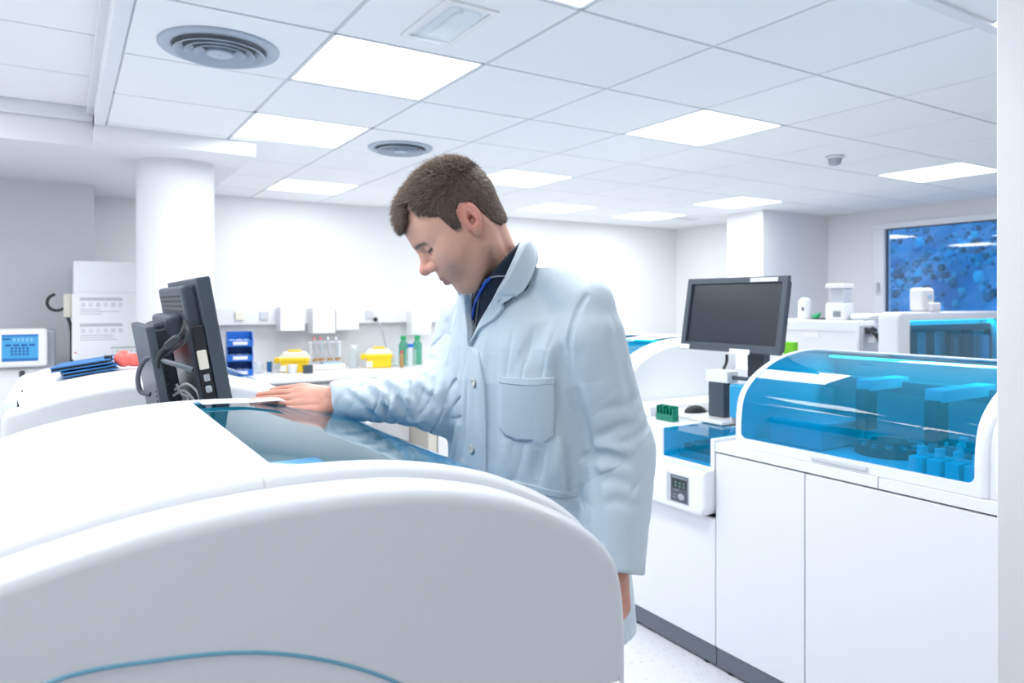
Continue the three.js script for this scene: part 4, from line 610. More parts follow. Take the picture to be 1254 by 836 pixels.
// ------------------------------------------------------------------ the man: implicit surfaces meshed on a grid
function surfaceNet(f, lo, hi, h, colour) {
  const nx = Math.ceil((hi[0] - lo[0]) / h) + 1, ny = Math.ceil((hi[1] - lo[1]) / h) + 1, nz = Math.ceil((hi[2] - lo[2]) / h) + 1;
  const F = new Float32Array(nx * ny * nz).fill(1), B = 6, at = (i, j, k) => (k * ny + j) * nx + i;
  for (let k0 = 0; k0 < nz; k0 += B) for (let j0 = 0; j0 < ny; j0 += B) for (let i0 = 0; i0 < nx; i0 += B) {
    const d = f(lo[0] + (i0 + B / 2) * h, lo[1] + (j0 + B / 2) * h, lo[2] + (k0 + B / 2) * h), far = Math.abs(d) > B * h * 2.2;
    for (let k = k0; k < Math.min(nz, k0 + B); k++) for (let j = j0; j < Math.min(ny, j0 + B); j++) for (let i = i0; i < Math.min(nx, i0 + B); i++) F[at(i, j, k)] = far ? d : f(lo[0] + i * h, lo[1] + j * h, lo[2] + k * h);
  }
  const id = new Int32Array(nx * ny * nz).fill(-1), pos = [], ix = [];
  const E = [[0, 1], [2, 3], [4, 5], [6, 7], [0, 2], [1, 3], [4, 6], [5, 7], [0, 4], [1, 5], [2, 6], [3, 7]];
  const v = new Float32Array(8);
  for (let k = 0; k < nz - 1; k++) for (let j = 0; j < ny - 1; j++) for (let i = 0; i < nx - 1; i++) {
    let m = 0; for (let c = 0; c < 8; c++) { v[c] = F[at(i + (c & 1), j + ((c >> 1) & 1), k + (c >> 2))]; if (v[c] < 0) m |= 1 << c; }
    if (m === 0 || m === 255) continue;
    let x = 0, y = 0, z = 0, n = 0;
    for (const [a, b] of E) if ((v[a] < 0) !== (v[b] < 0)) { const t = v[a] / (v[a] - v[b]); x += (a & 1) + t * ((b & 1) - (a & 1)); y += ((a >> 1) & 1) + t * (((b >> 1) & 1) - ((a >> 1) & 1)); z += (a >> 2) + t * ((b >> 2) - (a >> 2)); n++; }
    id[at(i, j, k)] = pos.length / 3; pos.push(lo[0] + (i + x / n) * h, lo[1] + (j + y / n) * h, lo[2] + (k + z / n) * h);
  }
  for (let k = 1; k < nz - 1; k++) for (let j = 1; j < ny - 1; j++) for (let i = 1; i < nx - 1; i++) {
    const s = F[at(i, j, k)] < 0;
    const quad = (a, b, c, d, flip) => { if (a < 0 || b < 0 || c < 0 || d < 0) return; if (flip) ix.push(a, b, c, a, c, d); else ix.push(a, c, b, a, d, c); };
    if (s !== (F[at(i + 1, j, k)] < 0)) quad(id[at(i, j - 1, k - 1)], id[at(i, j, k - 1)], id[at(i, j, k)], id[at(i, j - 1, k)], s);
    if (s !== (F[at(i, j + 1, k)] < 0)) quad(id[at(i - 1, j, k - 1)], id[at(i - 1, j, k)], id[at(i, j, k)], id[at(i, j, k - 1)], s);
    if (s !== (F[at(i, j, k + 1)] < 0)) quad(id[at(i - 1, j - 1, k)], id[at(i, j - 1, k)], id[at(i, j, k)], id[at(i - 1, j, k)], s);
  }
  const nor = [], col = [], e = h * 0.4;
  for (let i = 0; i < pos.length; i += 3) {
    const x = pos[i], y = pos[i + 1], z = pos[i + 2], d0 = f(x, y, z);
    let a = f(x + e, y, z) - f(x - e, y, z), b = f(x, y + e, z) - f(x, y - e, z), c = f(x, y, z + e) - f(x, y, z - e); const l = Math.hypot(a, b, c) || 1; a /= l; b /= l; c /= l;
    const st = clamp(d0 / Math.max(l / (2 * e), 0.3), -h * 0.5, h * 0.5); pos[i] -= a * st; pos[i + 1] -= b * st; pos[i + 2] -= c * st;
    nor.push(a, b, c); if (colour) col.push(...colour(pos[i], pos[i + 1], pos[i + 2], a, b, c));
  }
  const g = new THREE.BufferGeometry(); g.setAttribute('position', new THREE.Float32BufferAttribute(pos, 3)); g.setAttribute('normal', new THREE.Float32BufferAttribute(nor, 3)); if (colour) g.setAttribute('color', new THREE.Float32BufferAttribute(col, 3)); g.setIndex(ix); return g;
}
const smin = (a, b, k) => { const h = Math.max(k - Math.abs(a - b), 0) / k; return Math.min(a, b) - h * h * k * 0.25; };
const smax = (a, b, k) => -smin(-a, -b, k);
function cap2(x, y, z, a, b, ra, rb) {                                  // tapered capsule, distance
  const bx = b.x - a.x, by = b.y - a.y, bz = b.z - a.z, px = x - a.x, py = y - a.y, pz = z - a.z, t = clamp((px * bx + py * by + pz * bz) / (bx * bx + by * by + bz * bz), 0, 1);
  return Math.hypot(px - bx * t, py - by * t, pz - bz * t) - (ra + (rb - ra) * t);
}
const ell = (x, y, z, cx, cy, cz, rx, ry, rz) => { const a = (x - cx) / rx, b = (y - cy) / ry, c = (z - cz) / rz, k = Math.hypot(a, b, c); return (k - 1) * Math.min(rx, ry, rz) * (k < 1 ? 1 : 1); };
const noise = new ImprovedNoise();

// --- body frame
const PHI = 50 * Math.PI / 180, SIDE = cam(Math.cos(PHI), 0, -Math.sin(PHI)), FRONT = cam(-Math.sin(PHI), 0, -Math.cos(PHI));     // SIDE = towards his left arm
const KEY = [[0.70, 0.065, 1.615, 0.230, 0.180], [0.90, 0.058, 1.61, 0.216, 0.172], [1.05, 0.048, 1.60, 0.206, 0.160], [1.20, 0.037, 1.58, 0.206, 0.153], [1.30, 0.028, 1.56, 0.207, 0.143], [1.37, 0.022, 1.55, 0.200, 0.128], [1.42, 0.014, 1.545, 0.170, 0.112], [1.46, 0.006, 1.54, 0.128, 0.096], [1.49, -0.002, 1.535, 0.098, 0.084], [1.53, -0.012, 1.525, 0.076, 0.074], [1.60, -0.03, 1.51, 0.06, 0.06]].map(([y, r, fw, a, b]) => { const p = cam(r, y, fw); return [y, p.x, p.z, a, b]; });
const keyAt = (y) => { let i = 0; while (i < KEY.length - 2 && y > KEY[i + 1][0]) i++; const A = KEY[i], B = KEY[i + 1], t = clamp((y - A[0]) / (B[0] - A[0]), 0, 1), s = t; return [lerp(A[1], B[1], s), lerp(A[2], B[2], s), lerp(A[3], B[3], s), lerp(A[4], B[4], s)]; };
function torso(x, y, z, off = 0) {
  const [cx, cz, a0, b0] = keyAt(y), a = a0 + off, b = b0 + off, qs = ((x - cx) * SIDE.x + (z - cz) * SIDE.z) / a, qf = ((x - cx) * FRONT.x + (z - cz) * FRONT.z) / b;
  const k = Math.pow(Math.pow(Math.abs(qs), 2.35) + Math.pow(Math.abs(qf), 2.35), 1 / 2.35); return (k - 1) * Math.min(a, b) * 0.9;
}
const LS = cam(0.150, 1.392, 1.405), LE = cam(0.213, 1.165, 1.445), LW = cam(0.194, 0.945, 1.36);
const RS = cam(-0.104, 1.385, 1.70), RE = cam(-0.150, 1.245, 1.60), RW = cam(-0.385, 1.254, 1.515);
const LH = LW.clone().add(cam(-0.012, -0.0, -0.02).setY(-0.045));
const TL0 = cam(0.062, 1.520, 1.485), TL1 = cam(0.146, 1.452, 1.415), TR0 = cam(-0.035, 1.485, 1.575), TR1 = cam(-0.098, 1.415, 1.685);
// --- folds of the coat: creases traced where the cloth shows them, pressed into (or raised from) the surface
const coat0 = (x, y, z) => {
  let d = torso(x, y, z);
  d = smax(d, 0.755 - y, 0.006); d = smax(d, y - 1.515, 0.02);
  d = smin(d, cap2(x, y, z, TL0, TL1, 0.046, 0.058), 0.03); d = smin(d, cap2(x, y, z, TR0, TR1, 0.05, 0.064), 0.03);
  const la = Math.min(cap2(x, y, z, LS, LE, 0.071, 0.070), cap2(x, y, z, LE, LW, 0.070, 0.050));
  const cutL = (x - LW.x) * DL.x + (y - LW.y) * DL.y + (z - LW.z) * DL.z;
  d = smin(d, smax(smin(la, cap2(x, y, z, LE, LW, 0.070, 0.052), 0.03), cutL, 0.006), 0.018);
  const cutR = (x - RW.x) * DR.x + (y - RW.y) * DR.y + (z - RW.z) * DR.z;
  const ra = smin(cap2(x, y, z, RS, RE, 0.082, 0.073), smax(cap2(x, y, z, RE, RW, 0.073, 0.037), cutR, 0.004), 0.03);
  d = smin(d, ra, 0.022);
  return d;
};
const DL = LW.clone().sub(LE).normalize(), DR = RW.clone().sub(RE).normalize();
function cast(u, v, f, from = 0.9, to = 2.4) {                           // where a pixel's ray first meets a surface
  const o = pix(u, v, from), d = pix(u, v, to).sub(o).normalize(); let t = 0;
  for (let k = 0; k < 400; k++) { const s = f(o.x + d.x * t, o.y + d.y * t, o.z + d.z * t); if (s < 0.0004) break; t += Math.max(s * 0.5, 0.0006); if (t > 1.6) return null; }
  return o.addScaledVector(d, t);
}
const gradient = (f, p, e = 0.002) => V(f(p.x + e, p.y, p.z) - f(p.x - e, p.y, p.z), f(p.x, p.y + e, p.z) - f(p.x, p.y - e, p.z), f(p.x, p.y, p.z + e) - f(p.x, p.y, p.z - e)).normalize();
const CREASES = [];
const crease = (px, depth, width) => { const p = px.map(([u, v]) => cast(u, v, coat0)).filter(Boolean); if (p.length > 1) { const b = new THREE.Box3().setFromPoints(p).expandByScalar(width * 2.6); CREASES.push({ p, depth, width, b }); } };
// right sleeve: slanting folds gathered at the elbow
for (const [px, d, w] of [
  [[[424, 478], [447, 497], [462, 517]], 0.006, 0.007], [[[446, 470], [468, 490], [482, 520]], 0.007, 0.008], [[[466, 466], [487, 482], [500, 512], [503, 524]], 0.009, 0.008], [[[482, 455], [505, 470], [520, 500]], 0.009, 0.008], [[[492, 448], [515, 455], [532, 470]], 0.009, 0.007], [[[497, 438], [515, 445], [534, 455]], 0.008, 0.006], [[[503, 428], [520, 436], [535, 441]], 0.006, 0.006], [[[514, 476], [527, 487], [534, 500]], 0.008, 0.007], [[[434, 480], [455, 505]], -0.005, 0.010], [[[457, 470], [477, 500]], -0.006, 0.010], [[[475, 462], [497, 488], [512, 515]], -0.007, 0.009], [[[490, 453], [513, 464], [528, 484]], -0.006, 0.007], [[[502, 433], [518, 440], [535, 449]], -0.005, 0.006], [[[545, 395], [538, 430], [536, 470]], 0.008, 0.010],
  // left sleeve
  [[[716, 560], [740, 556], [770, 566]], 0.009, 0.009], [[[722, 545], [748, 548], [776, 552]], -0.005, 0.011], [[[728, 590], [752, 585], [775, 594]], 0.005, 0.010], [[[735, 532], [758, 524], [780, 520]], 0.006, 0.009], [[[738, 618], [757, 612], [772, 618]], 0.004, 0.010], [[[748, 385], [757, 405], [766, 435]], 0.002, 0.010], [[[722, 572], [745, 572]], -0.004, 0.009], [[[742, 500], [762, 498], [784, 486]], 0.004, 0.012], [[[757, 420], [770, 470], [778, 505]], 0.0035, 0.012], [[[770, 540], [786, 530], [793, 515]], 0.005, 0.008],
  // armhole seam and folds of the front
  [[[718, 363], [708, 378], [701, 398], [697, 425], [698, 455], [704, 482], [712, 503]], 0.011, 0.0045], [[[704, 482], [713, 510], [721, 545], [727, 585], [731, 625], [735, 660]], 0.012, 0.008], [[[690, 430], [688, 470], [693, 520], [697, 560]], 0.006, 0.011], [[[676, 395], [672, 430], [670, 455]], -0.004, 0.014], [[[700, 500], [705, 545], [702, 590], [704, 625]], 0.007, 0.012], [[[688, 540], [684, 575], [690, 600]], -0.005, 0.010], [[[573, 470], [570, 510], [566, 560]], 0.004, 0.007], [[[562, 520], [556, 550], [552, 572]], -0.004, 0.008], [[[545, 450], [548, 500], [552, 560]], 0.005, 0.011], [[[600, 430], [603, 470], [606, 560]], 0.003, 0.015], [[[592, 400], [590, 450], [592, 540]], -0.003, 0.014], [[[655, 410], [640, 440]], 0.003, 0.014], [[[660, 550], [655, 590]], 0.004, 0.012], [[[620, 545], [626, 590]], -0.003, 0.012],
]) crease(px, d, w);
function foldAt(x, y, z) {
  let s = 0;
  for (const c of CREASES) {
    if (x < c.b.min.x || x > c.b.max.x || y < c.b.min.y || y > c.b.max.y || z < c.b.min.z || z > c.b.max.z) continue;
    let best = 1e9, tt = 0; const n = c.p.length - 1;
    for (let i = 0; i < n; i++) { const a = c.p[i], b = c.p[i + 1], bx = b.x - a.x, by = b.y - a.y, bz = b.z - a.z, t = clamp(((x - a.x) * bx + (y - a.y) * by + (z - a.z) * bz) / (bx * bx + by * by + bz * bz), 0, 1), d = Math.hypot(x - a.x - bx * t, y - a.y - by * t, z - a.z - bz * t); if (d < best) { best = d; tt = (i + t) / n; } }
    s += 1.9 * c.depth * Math.exp(-best * best / (c.width * c.width)) * Math.pow(Math.sin(Math.PI * clamp(tt, 0.06, 0.94)), 0.5);
  }
  return s;
}
// V opening over the chest: two edges traced from the lapels
const AX = RW.clone().sub(RE).normalize(), AL = LW.clone().sub(LS).normalize();
const ridge = (n, k = 4) => Math.pow(1 - Math.min(1, Math.abs(n) * 2.2), k);
const sleeveRuck = (x, y, z) => {
  const tr = ((x - RE.x) * AX.x + (y - RE.y) * AX.y + (z - RE.z) * AX.z) / RW.distanceTo(RE), tl = ((x - LS.x) * AL.x + (y - LS.y) * AL.y + (z - LS.z) * AL.z) / LW.distanceTo(LS); let s = 0;
  const nr = Math.min(cap2(x, y, z, RS, RE, 0.082, 0.073), cap2(x, y, z, RE, RW, 0.073, 0.041)), nl = Math.min(cap2(x, y, z, LS, LE, 0.073, 0.07), cap2(x, y, z, LE, LW, 0.07, 0.05));
  if (tr > -0.9 && tr < 0.95) { const w = sstep(0.95, 0.55, tr) * sstep(-0.9, -0.5, tr) * sstep(0.03, 0.012, nr); s += 0.005 * w * ridge(noise.noise(tr * 5.5 + (y - RE.y) * 9, (y - RE.y) * 7 + 3, (x + z) * 5)); }
  if (tl > -0.1 && tl < 0.95) { const w = Math.exp(-(((tl - 0.55) / 0.22) ** 2)) + 0.15; s += 0.0022 * sstep(0.03, 0.012, nl) * sstep(-0.1, 0.15, tl) * w * ridge(noise.noise(tl * 8 + (x - LS.x) * 7, (x - LS.x) * 9 - 2, (z - LS.z) * 9)); }
  return s;
};
const pleats = (x, y, z) => { const [cx, cz] = keyAt(y), s = (x - cx) * SIDE.x + (z - cz) * SIDE.z, f = (x - cx) * FRONT.x + (z - cz) * FRONT.z; return f < 0 ? 0 : (0.0055 * noise.noise(s * 17 + y * 1.5, y * 2.6, 2.2) + 0.0022 * ridge(noise.noise(s * 26 - y * 3, y * 3.2, 7.7), 3)) * sstep(1.46, 1.36, y) * sstep(0, 0.06, f); };
const wrinkle = (x, y, z) => sleeveRuck(x, y, z) + pleats(x, y, z) + 0.0016 * noise.noise(x * 22, y * 7, z * 22) + 0.0009 * noise.noise(x * 55, y * 30 + 3, z * 55) + 0.0022 * noise.noise(x * 9 + 5, y * 4, z * 9);
const vApex = cast(578, 425, coat0), vL = cast(572, 342, coat0, 1.2) ?? pix(572, 342, 1.42);
// opening measured in the body's own frame: sideways distance from the centre line widens upwards
const openHalf = (y) => 0.062 * clamp((y - vApex.y) / (1.50 - vApex.y), 0, 1.2);
const vCentre = (() => { const [cx, cz] = keyAt(vApex.y); return (vApex.x - cx) * SIDE.x + (vApex.z - cz) * SIDE.z; })();
const inV = (x, y, z) => { const [cx, cz] = keyAt(y), qs = (x - cx) * SIDE.x + (z - cz) * SIDE.z - vCentre * clamp(1 - (y - vApex.y) / 0.15, 0, 1), qf = (x - cx) * FRONT.x + (z - cz) * FRONT.z; return qf < 0.01 ? 0.2 : Math.max(Math.abs(qs) - openHalf(y), vApex.y - y); };   // negative inside
const NB = cam(0.0, 1.455, 1.535), NT = cam(-0.078, 1.59, 1.465);      // neck axis
const coat = (x, y, z) => { let d = coat0(x, y, z) + foldAt(x, y, z) + wrinkle(x, y, z); d = smax(d, -Math.max(inV(x, y, z), -(torso(x, y, z) + 0.030)), 0.004); d = smax(d, -(cap2(x, y, z, NS0, NS1, 0.0745, 0.0715)), 0.006); return d; };
const NS0 = cam(0.010, 1.455, 1.522), NS1 = cam(-0.064, 1.59, 1.450);
const CM = pix(609, 328, 1.46), CN = cam(-0.75, 0.66, 0);
const sweater = (x, y, z) => { let d = torso(x, y, z, -0.013); d = smax(d, 1.05 - y, 0.02); d = smax(d, y - 1.505, 0.03); const ny = cap2(x, y, z, NS0, NS1, 0.076, 0.071), cut = (x - CM.x) * CN.x + (y - CM.y) * CN.y + (z - CM.z) * CN.z; return smin(d, smax(ny, cut, 0.006), 0.02); };

// --- head, in its own frame (x his left, y up, z forward), then set on the neck
const HEADC = cam(-0.104, 1.614, 1.44), PH = 74 * Math.PI / 180, PITCH = 42 * Math.PI / 180;
const hs = cam(Math.cos(PH), 0, -Math.sin(PH)), hf0 = cam(-Math.sin(PH), 0, -Math.cos(PH)), hf = hf0.clone().multiplyScalar(Math.cos(PITCH)).add(V(0, -Math.sin(PITCH), 0)), hu = hf0.clone().multiplyScalar(Math.sin(PITCH)).add(V(0, Math.cos(PITCH), 0));
const HM = new THREE.Matrix4().makeBasis(hs, hu, hf).setPosition(HEADC), HI = HM.clone().invert();
const nb = NB.clone().applyMatrix4(HI), E3 = (a, b, c) => V(a, b, c);
function cranium(x, y, z) { return smin(ell(x, y, z, 0, 0.042, -0.010, 0.0765, 0.086, 0.094), ell(x, y, z, 0, 0.034, 0.034, 0.068, 0.07, 0.060), 0.03); }
function head(x0, y, z) {
  const x = Math.abs(x0);
  let d = cranium(x, y, z);
  d = smin(d, ell(x, y, z, 0, -0.022, 0.036, 0.060, 0.078, 0.053), 0.03);                    // face
  d = smin(d, cap2(x, y, z, E3(0.050, -0.048, 0.006), E3(0.022, -0.094, 0.066), 0.016, 0.015), 0.03);   // jaw
  d = smin(d, ell(x, y, z, 0, -0.060, 0.045, 0.040, 0.042, 0.038), 0.025);
  d = smin(d, ell(x, y, z, 0, -0.096, 0.071, 0.021, 0.017, 0.018), 0.02);                    // chin
  d = smin(d, ell(x, y, z, 0.041, -0.014, 0.052, 0.024, 0.022, 0.026), 0.025);               // cheekbone
  d = smin(d, ell(x, y, z, 0.034, -0.034, 0.062, 0.024, 0.026, 0.022), 0.022);               // cheek
  d = smin(d, cap2(x, y, z, E3(0, 0.027, 0.084), E3(0.040, 0.026, 0.066), 0.0105, 0.010), 0.018);   // brow
  d = smin(d, ell(x, y, z, 0, -0.055, 0.074, 0.030, 0.026, 0.026), 0.02);                    // muzzle
  d = smax(d, -ell(x, y, z, 0.030, 0.009, 0.101, 0.023, 0.0125, 0.018), 0.012);               // eye socket
  d = smin(d, ell(x, y, z, 0.0295, 0.0095, 0.0775, 0.0165, 0.0105, 0.0125), 0.003);            // lidded eye
  d = smin(d, cap2(x, y, z, E3(0, 0.016, 0.086), E3(0, -0.018, 0.1125), 0.0075, 0.0095), 0.014);    // nose
  d = smin(d, ell(x, y, z, 0, -0.0185, 0.113, 0.0105, 0.0095, 0.010), 0.008);
  d = smin(d, ell(x, y, z, 0.0125, -0.0235, 0.100, 0.0085, 0.0085, 0.011), 0.008);
  d = smax(d, -ell(x, y, z, 0.0068, -0.0325, 0.104, 0.0042, 0.0035, 0.006), 0.003);          // nostril
  d = smax(d, -ell(x, y, z, 0, -0.044, 0.104, 0.0035, 0.008, 0.004), 0.004);                 // philtrum
  d = smin(d, cap2(x, y, z, E3(0, -0.0535, 0.0965), E3(0.021, -0.0595, 0.083), 0.0062, 0.003), 0.006);
  d = smin(d, cap2(x, y, z, E3(0, -0.0655, 0.0945), E3(0.018, -0.0625, 0.083), 0.0072, 0.003), 0.006);
  d = smax(d, -cap2(x, y, z, E3(0, -0.0590, 0.1025), E3(0.024, -0.0610, 0.088), 0.0016, 0.0012), 0.003);
  d = smax(d, -ell(x, y, z, 0, -0.079, 0.094, 0.016, 0.005, 0.007), 0.008);
  // ear: shell, hollow, lobe, rim
  const ez = z + 0.012 + (y - 0.004) * 0.25, ex = x - 0.0795 + ez * 0.38;                   // leaning back, standing off at the rear
  let ear = ell(ex, y, ez, 0, 0.003, 0, 0.008, 0.0265, 0.0158);
  ear = smax(ear, -ell(ex, y, ez, 0.0105, 0.006, 0.001, 0.0112, 0.0190, 0.0102), 0.003);
  ear = smax(ear, -ell(ex, y, ez, 0.001, -0.001, 0.004, 0.010, 0.0085, 0.006), 0.004);
  ear = smin(ear, cap2(ex, y, ez, E3(0.002, 0.017, 0.000), E3(0.003, -0.006, -0.007), 0.0030, 0.0034), 0.004);
  ear = smin(ear, ell(ex, y, ez, 0.000, -0.021, 0.004, 0.006, 0.009, 0.0075), 0.007);
  ear = smin(ear, cap2(ex, y, ez, E3(0.001, 0.000, 0.0140), E3(0.001, -0.008, 0.0130), 0.0042, 0.004), 0.004);
  d = smin(d, ear, 0.005);
  d = smin(d, cap2(x0, y, z, E3(0, -0.028, -0.030), E3(nb.x, nb.y, nb.z), 0.051, 0.055), 0.026);    // neck
  d = smin(d, cap2(x, y, z, E3(0.052, -0.02, -0.028), E3(0.020 , -0.15, -0.005), 0.008, 0.008), 0.02);
  return d;
}
const HL = [[0.12, 0.066], [0.096, 0.069], [0.080, 0.084], [0.060, 0.108], [0.0585, 0.070], [0.046, 0.053], [0.037, 0.046], [0.033, 0.014], [0.030, 0.000], [0.017, -0.002], [0.011, 0.020], [0.004, 0.035], [-0.012, 0.039], [-0.030, 0.028], [-0.036, 0.000], [-0.041, -0.030], [-0.055, -0.048], [-0.085, -0.054], [-0.14, -0.054]];   // [z, lowest y] along the side of the head
const hairLine = (x, y, z) => { if (z >= HL[0][0]) return HL[0][1] - y; for (let i = 0; i < HL.length - 1; i++) if (z <= HL[i][0] && z >= HL[i + 1][0]) { const t = (HL[i][0] - z) / (HL[i][0] - HL[i + 1][0]); return (lerp(HL[i][1], HL[i + 1][1], t) - y) * 0.6; } return -0.056 - y; };   // negative where hair grows
const SK = { base: [0.79, 0.45, 0.335], red: [0.74, 0.28, 0.22], stub: [0.50, 0.29, 0.205], lip: [0.46, 0.17, 0.16], dark: [0.045, 0.028, 0.024], hair: [0.15, 0.095, 0.068] };
const mix3 = (a, b, t) => [lerp(a[0], b[0], t), lerp(a[1], b[1], t), lerp(a[2], b[2], t)];
function faceColour(wx, wy, wz) {
  const p = V(wx, wy, wz).applyMatrix4(HI), x = Math.abs(p.x), { y, z } = p; let c = SK.base;
  const bl = 0.5 + 0.5 * noise.noise(p.x * 60, y * 60, z * 60), fine = 0.5 + 0.5 * noise.noise(p.x * 420, y * 420, z * 420);
  c = mix3(c, SK.red, 0.25 * bl);
  c = mix3(c, SK.red, 0.75 * Math.exp(-((y + 0.02) ** 2 + (z - 0.115) ** 2 + x * x) / 0.0005));
  c = mix3(c, SK.red, 0.8 * sstep(0.068, 0.078, x) * sstep(-0.035, -0.02, y) * sstep(0.04, 0.03, y) * sstep(0.03, 0.015, Math.abs(z + 0.008)));
  { const ez = z + 0.012 + (y - 0.004) * 0.25, ex = x - 0.0795 + ez * 0.38; if (x > 0.07) c = mix3(c, [0.36, 0.06, 0.05], 0.9 * Math.exp(-((y ** 2) / 0.00009 + ((ez - 0.003) ** 2) / 0.00005)) * sstep(0.006, 0.0, ex)); }
  const beard = sstep(-0.026, -0.045, y - 0.35 * Math.max(0, 0.055 - z) + 0.15 * Math.max(0, z - 0.08)) * sstep(-0.02, 0.0, z) * sstep(-0.135, -0.115, y);
  c = mix3(c, SK.stub, beard * (0.25 + 0.6 * fine));
  if (y > -0.071 && y < -0.0495 && z > 0.083 && x < 0.022) c = mix3(c, SK.lip, 0.8 * sstep(0.083, 0.09, z) * sstep(0.024, 0.017, x));
  const by = 0.0265 - 0.20 * Math.max(0, x - 0.028), brow = Math.exp(-((y - by) ** 2) / (0.0048 ** 2)) * sstep(0.006, 0.012, x) * sstep(0.052, 0.042, x) * (z > 0.045 ? 1 : 0);
  c = mix3(c, [0.075, 0.047, 0.036], clamp(brow * (0.8 + 0.5 * fine), 0, 0.97));
  const lash = Math.exp(-((y - 0.0040 - 0.18 * Math.abs(x - 0.028)) ** 2) / (0.0026 ** 2)) * (Math.abs(x - 0.032) < 0.016 ? 1 : 0) * (z > 0.05 ? 1 : 0);
  c = mix3(c, SK.dark, clamp(lash * 1.2, 0, 0.95));
  const scalp = hairLine(p.x, y, z); c = mix3(c, SK.hair, 0.75 * sstep(0.004, -0.004, scalp));
  return c;
}
const handColour = (x, y, z) => { const b = 0.5 + 0.5 * noise.noise(x * 70, y * 70, z * 70), f = 0.5 + 0.5 * noise.noise(x * 300, y * 300, z * 300); return mix3([0.66, 0.36, 0.265], [0.60, 0.22, 0.165], 0.15 + 0.45 * b + 0.12 * f); };

// --- hands: palm, four fingers and a thumb, each finger a chain of its own
function handField(W, dir, up, thumbSide, curl, spread) {               // dir wrist -> fingers, up = back of the hand, thumbSide = towards the thumb
  const P = (a, b, c) => W.clone().addScaledVector(dir, a).addScaledVector(thumbSide, b).addScaledVector(up, c);
  const chains = [];
  const fin = [[0.030, 0.085, 0.078, 0.0092], [0.010, 0.089, 0.086, 0.0094], [-0.011, 0.085, 0.080, 0.0090], [-0.030, 0.077, 0.064, 0.0080]];
  fin.forEach(([s, root, len, r], i) => {
    const c0 = P(root, s, 0.002); let a = 0, p = c0.clone(); const seg = [0.46, 0.30, 0.24], pts = [[P(0.05, s * 0.8, 0), r * 1.1], [c0, r * 1.08]];
    seg.forEach((k, j) => { a += curl[i][j]; const d = dir.clone().multiplyScalar(Math.cos(a)).addScaledVector(up, -Math.sin(a)).addScaledVector(thumbSide, spread * (1.5 - i) * 0.06).normalize(); p = p.clone().addScaledVector(d, len * k); pts.push([p, r * (1 - 0.07 * (j + 1))]); });
    chains.push(pts);
  });
  const T = curl[4]; chains.push([[P(0.018, 0.020, -0.004), 0.014], [P(0.045, 0.040, T[0]), 0.0125], [P(0.078, 0.047, T[1]), 0.0105], [P(0.104, 0.046, T[2]), 0.0090]]);
  return (x, y, z) => {
    const qx = x - W.x, qy = y - W.y, qz = z - W.z, a = qx * dir.x + qy * dir.y + qz * dir.z, b = qx * thumbSide.x + qy * thumbSide.y + qz * thumbSide.z, c = qx * up.x + qy * up.y + qz * up.z;
    let d = ell(a, b, c, 0.052, 0, 0, 0.046, 0.041, 0.0155); d = smin(d, ell(a, b, c, 0.0, 0, 0, 0.05, 0.029, 0.021), 0.02);
    d = smin(d, ell(a, b, c, 0.075, 0, 0.001, 0.022, 0.040, 0.013), 0.01);
    let fg = 1; for (const ch of chains) { let e = 1; for (let i = 0; i < ch.length - 1; i++) e = Math.min(e, cap2(x, y, z, ch[i][0], ch[i + 1][0], ch[i][1], ch[i + 1][1])); fg = Math.min(fg, e); }
    return smin(d, fg, 0.007);
  };
}
const palmR = RW.clone().addScaledVector(DR, -0.02);
const fingersR = pix(311, 483, 1.47).sub(palmR).normalize();
const upR0 = V(0, 0.86, 0).add(cam(0, 0, -0.5)), upR = upR0.addScaledVector(fingersR, -fingersR.dot(upR0)).normalize(), thumbR = new THREE.Vector3().crossVectors(upR, fingersR).normalize(); if (thumbR.dot(pix(627, 370, 1).sub(palmR)) < 0) thumbR.negate();
const rightHand = handField(palmR, fingersR, upR, thumbR, [[0.02, 0.06, 0.08], [0.05, 0.08, 0.08], [0.08, 0.10, 0.10], [0.12, 0.12, 0.10], [-0.006, -0.002, 0.0]], 0.6);
const palmL = LW.clone().addScaledVector(DL, -0.01), downL = V(0, -1, 0).addScaledVector(DL, 0.6).normalize(), upL = SIDE.clone().multiplyScalar(1).addScaledVector(downL, -SIDE.dot(downL)).normalize(), thumbL = FRONT.clone().addScaledVector(downL, -FRONT.dot(downL)).normalize();
const leftHand = handField(palmL, downL, upL, thumbL, [[0.35, 0.4, 0.3], [0.4, 0.45, 0.3], [0.45, 0.45, 0.3], [0.5, 0.45, 0.3], [-0.012, -0.022, -0.03]], 0.5);

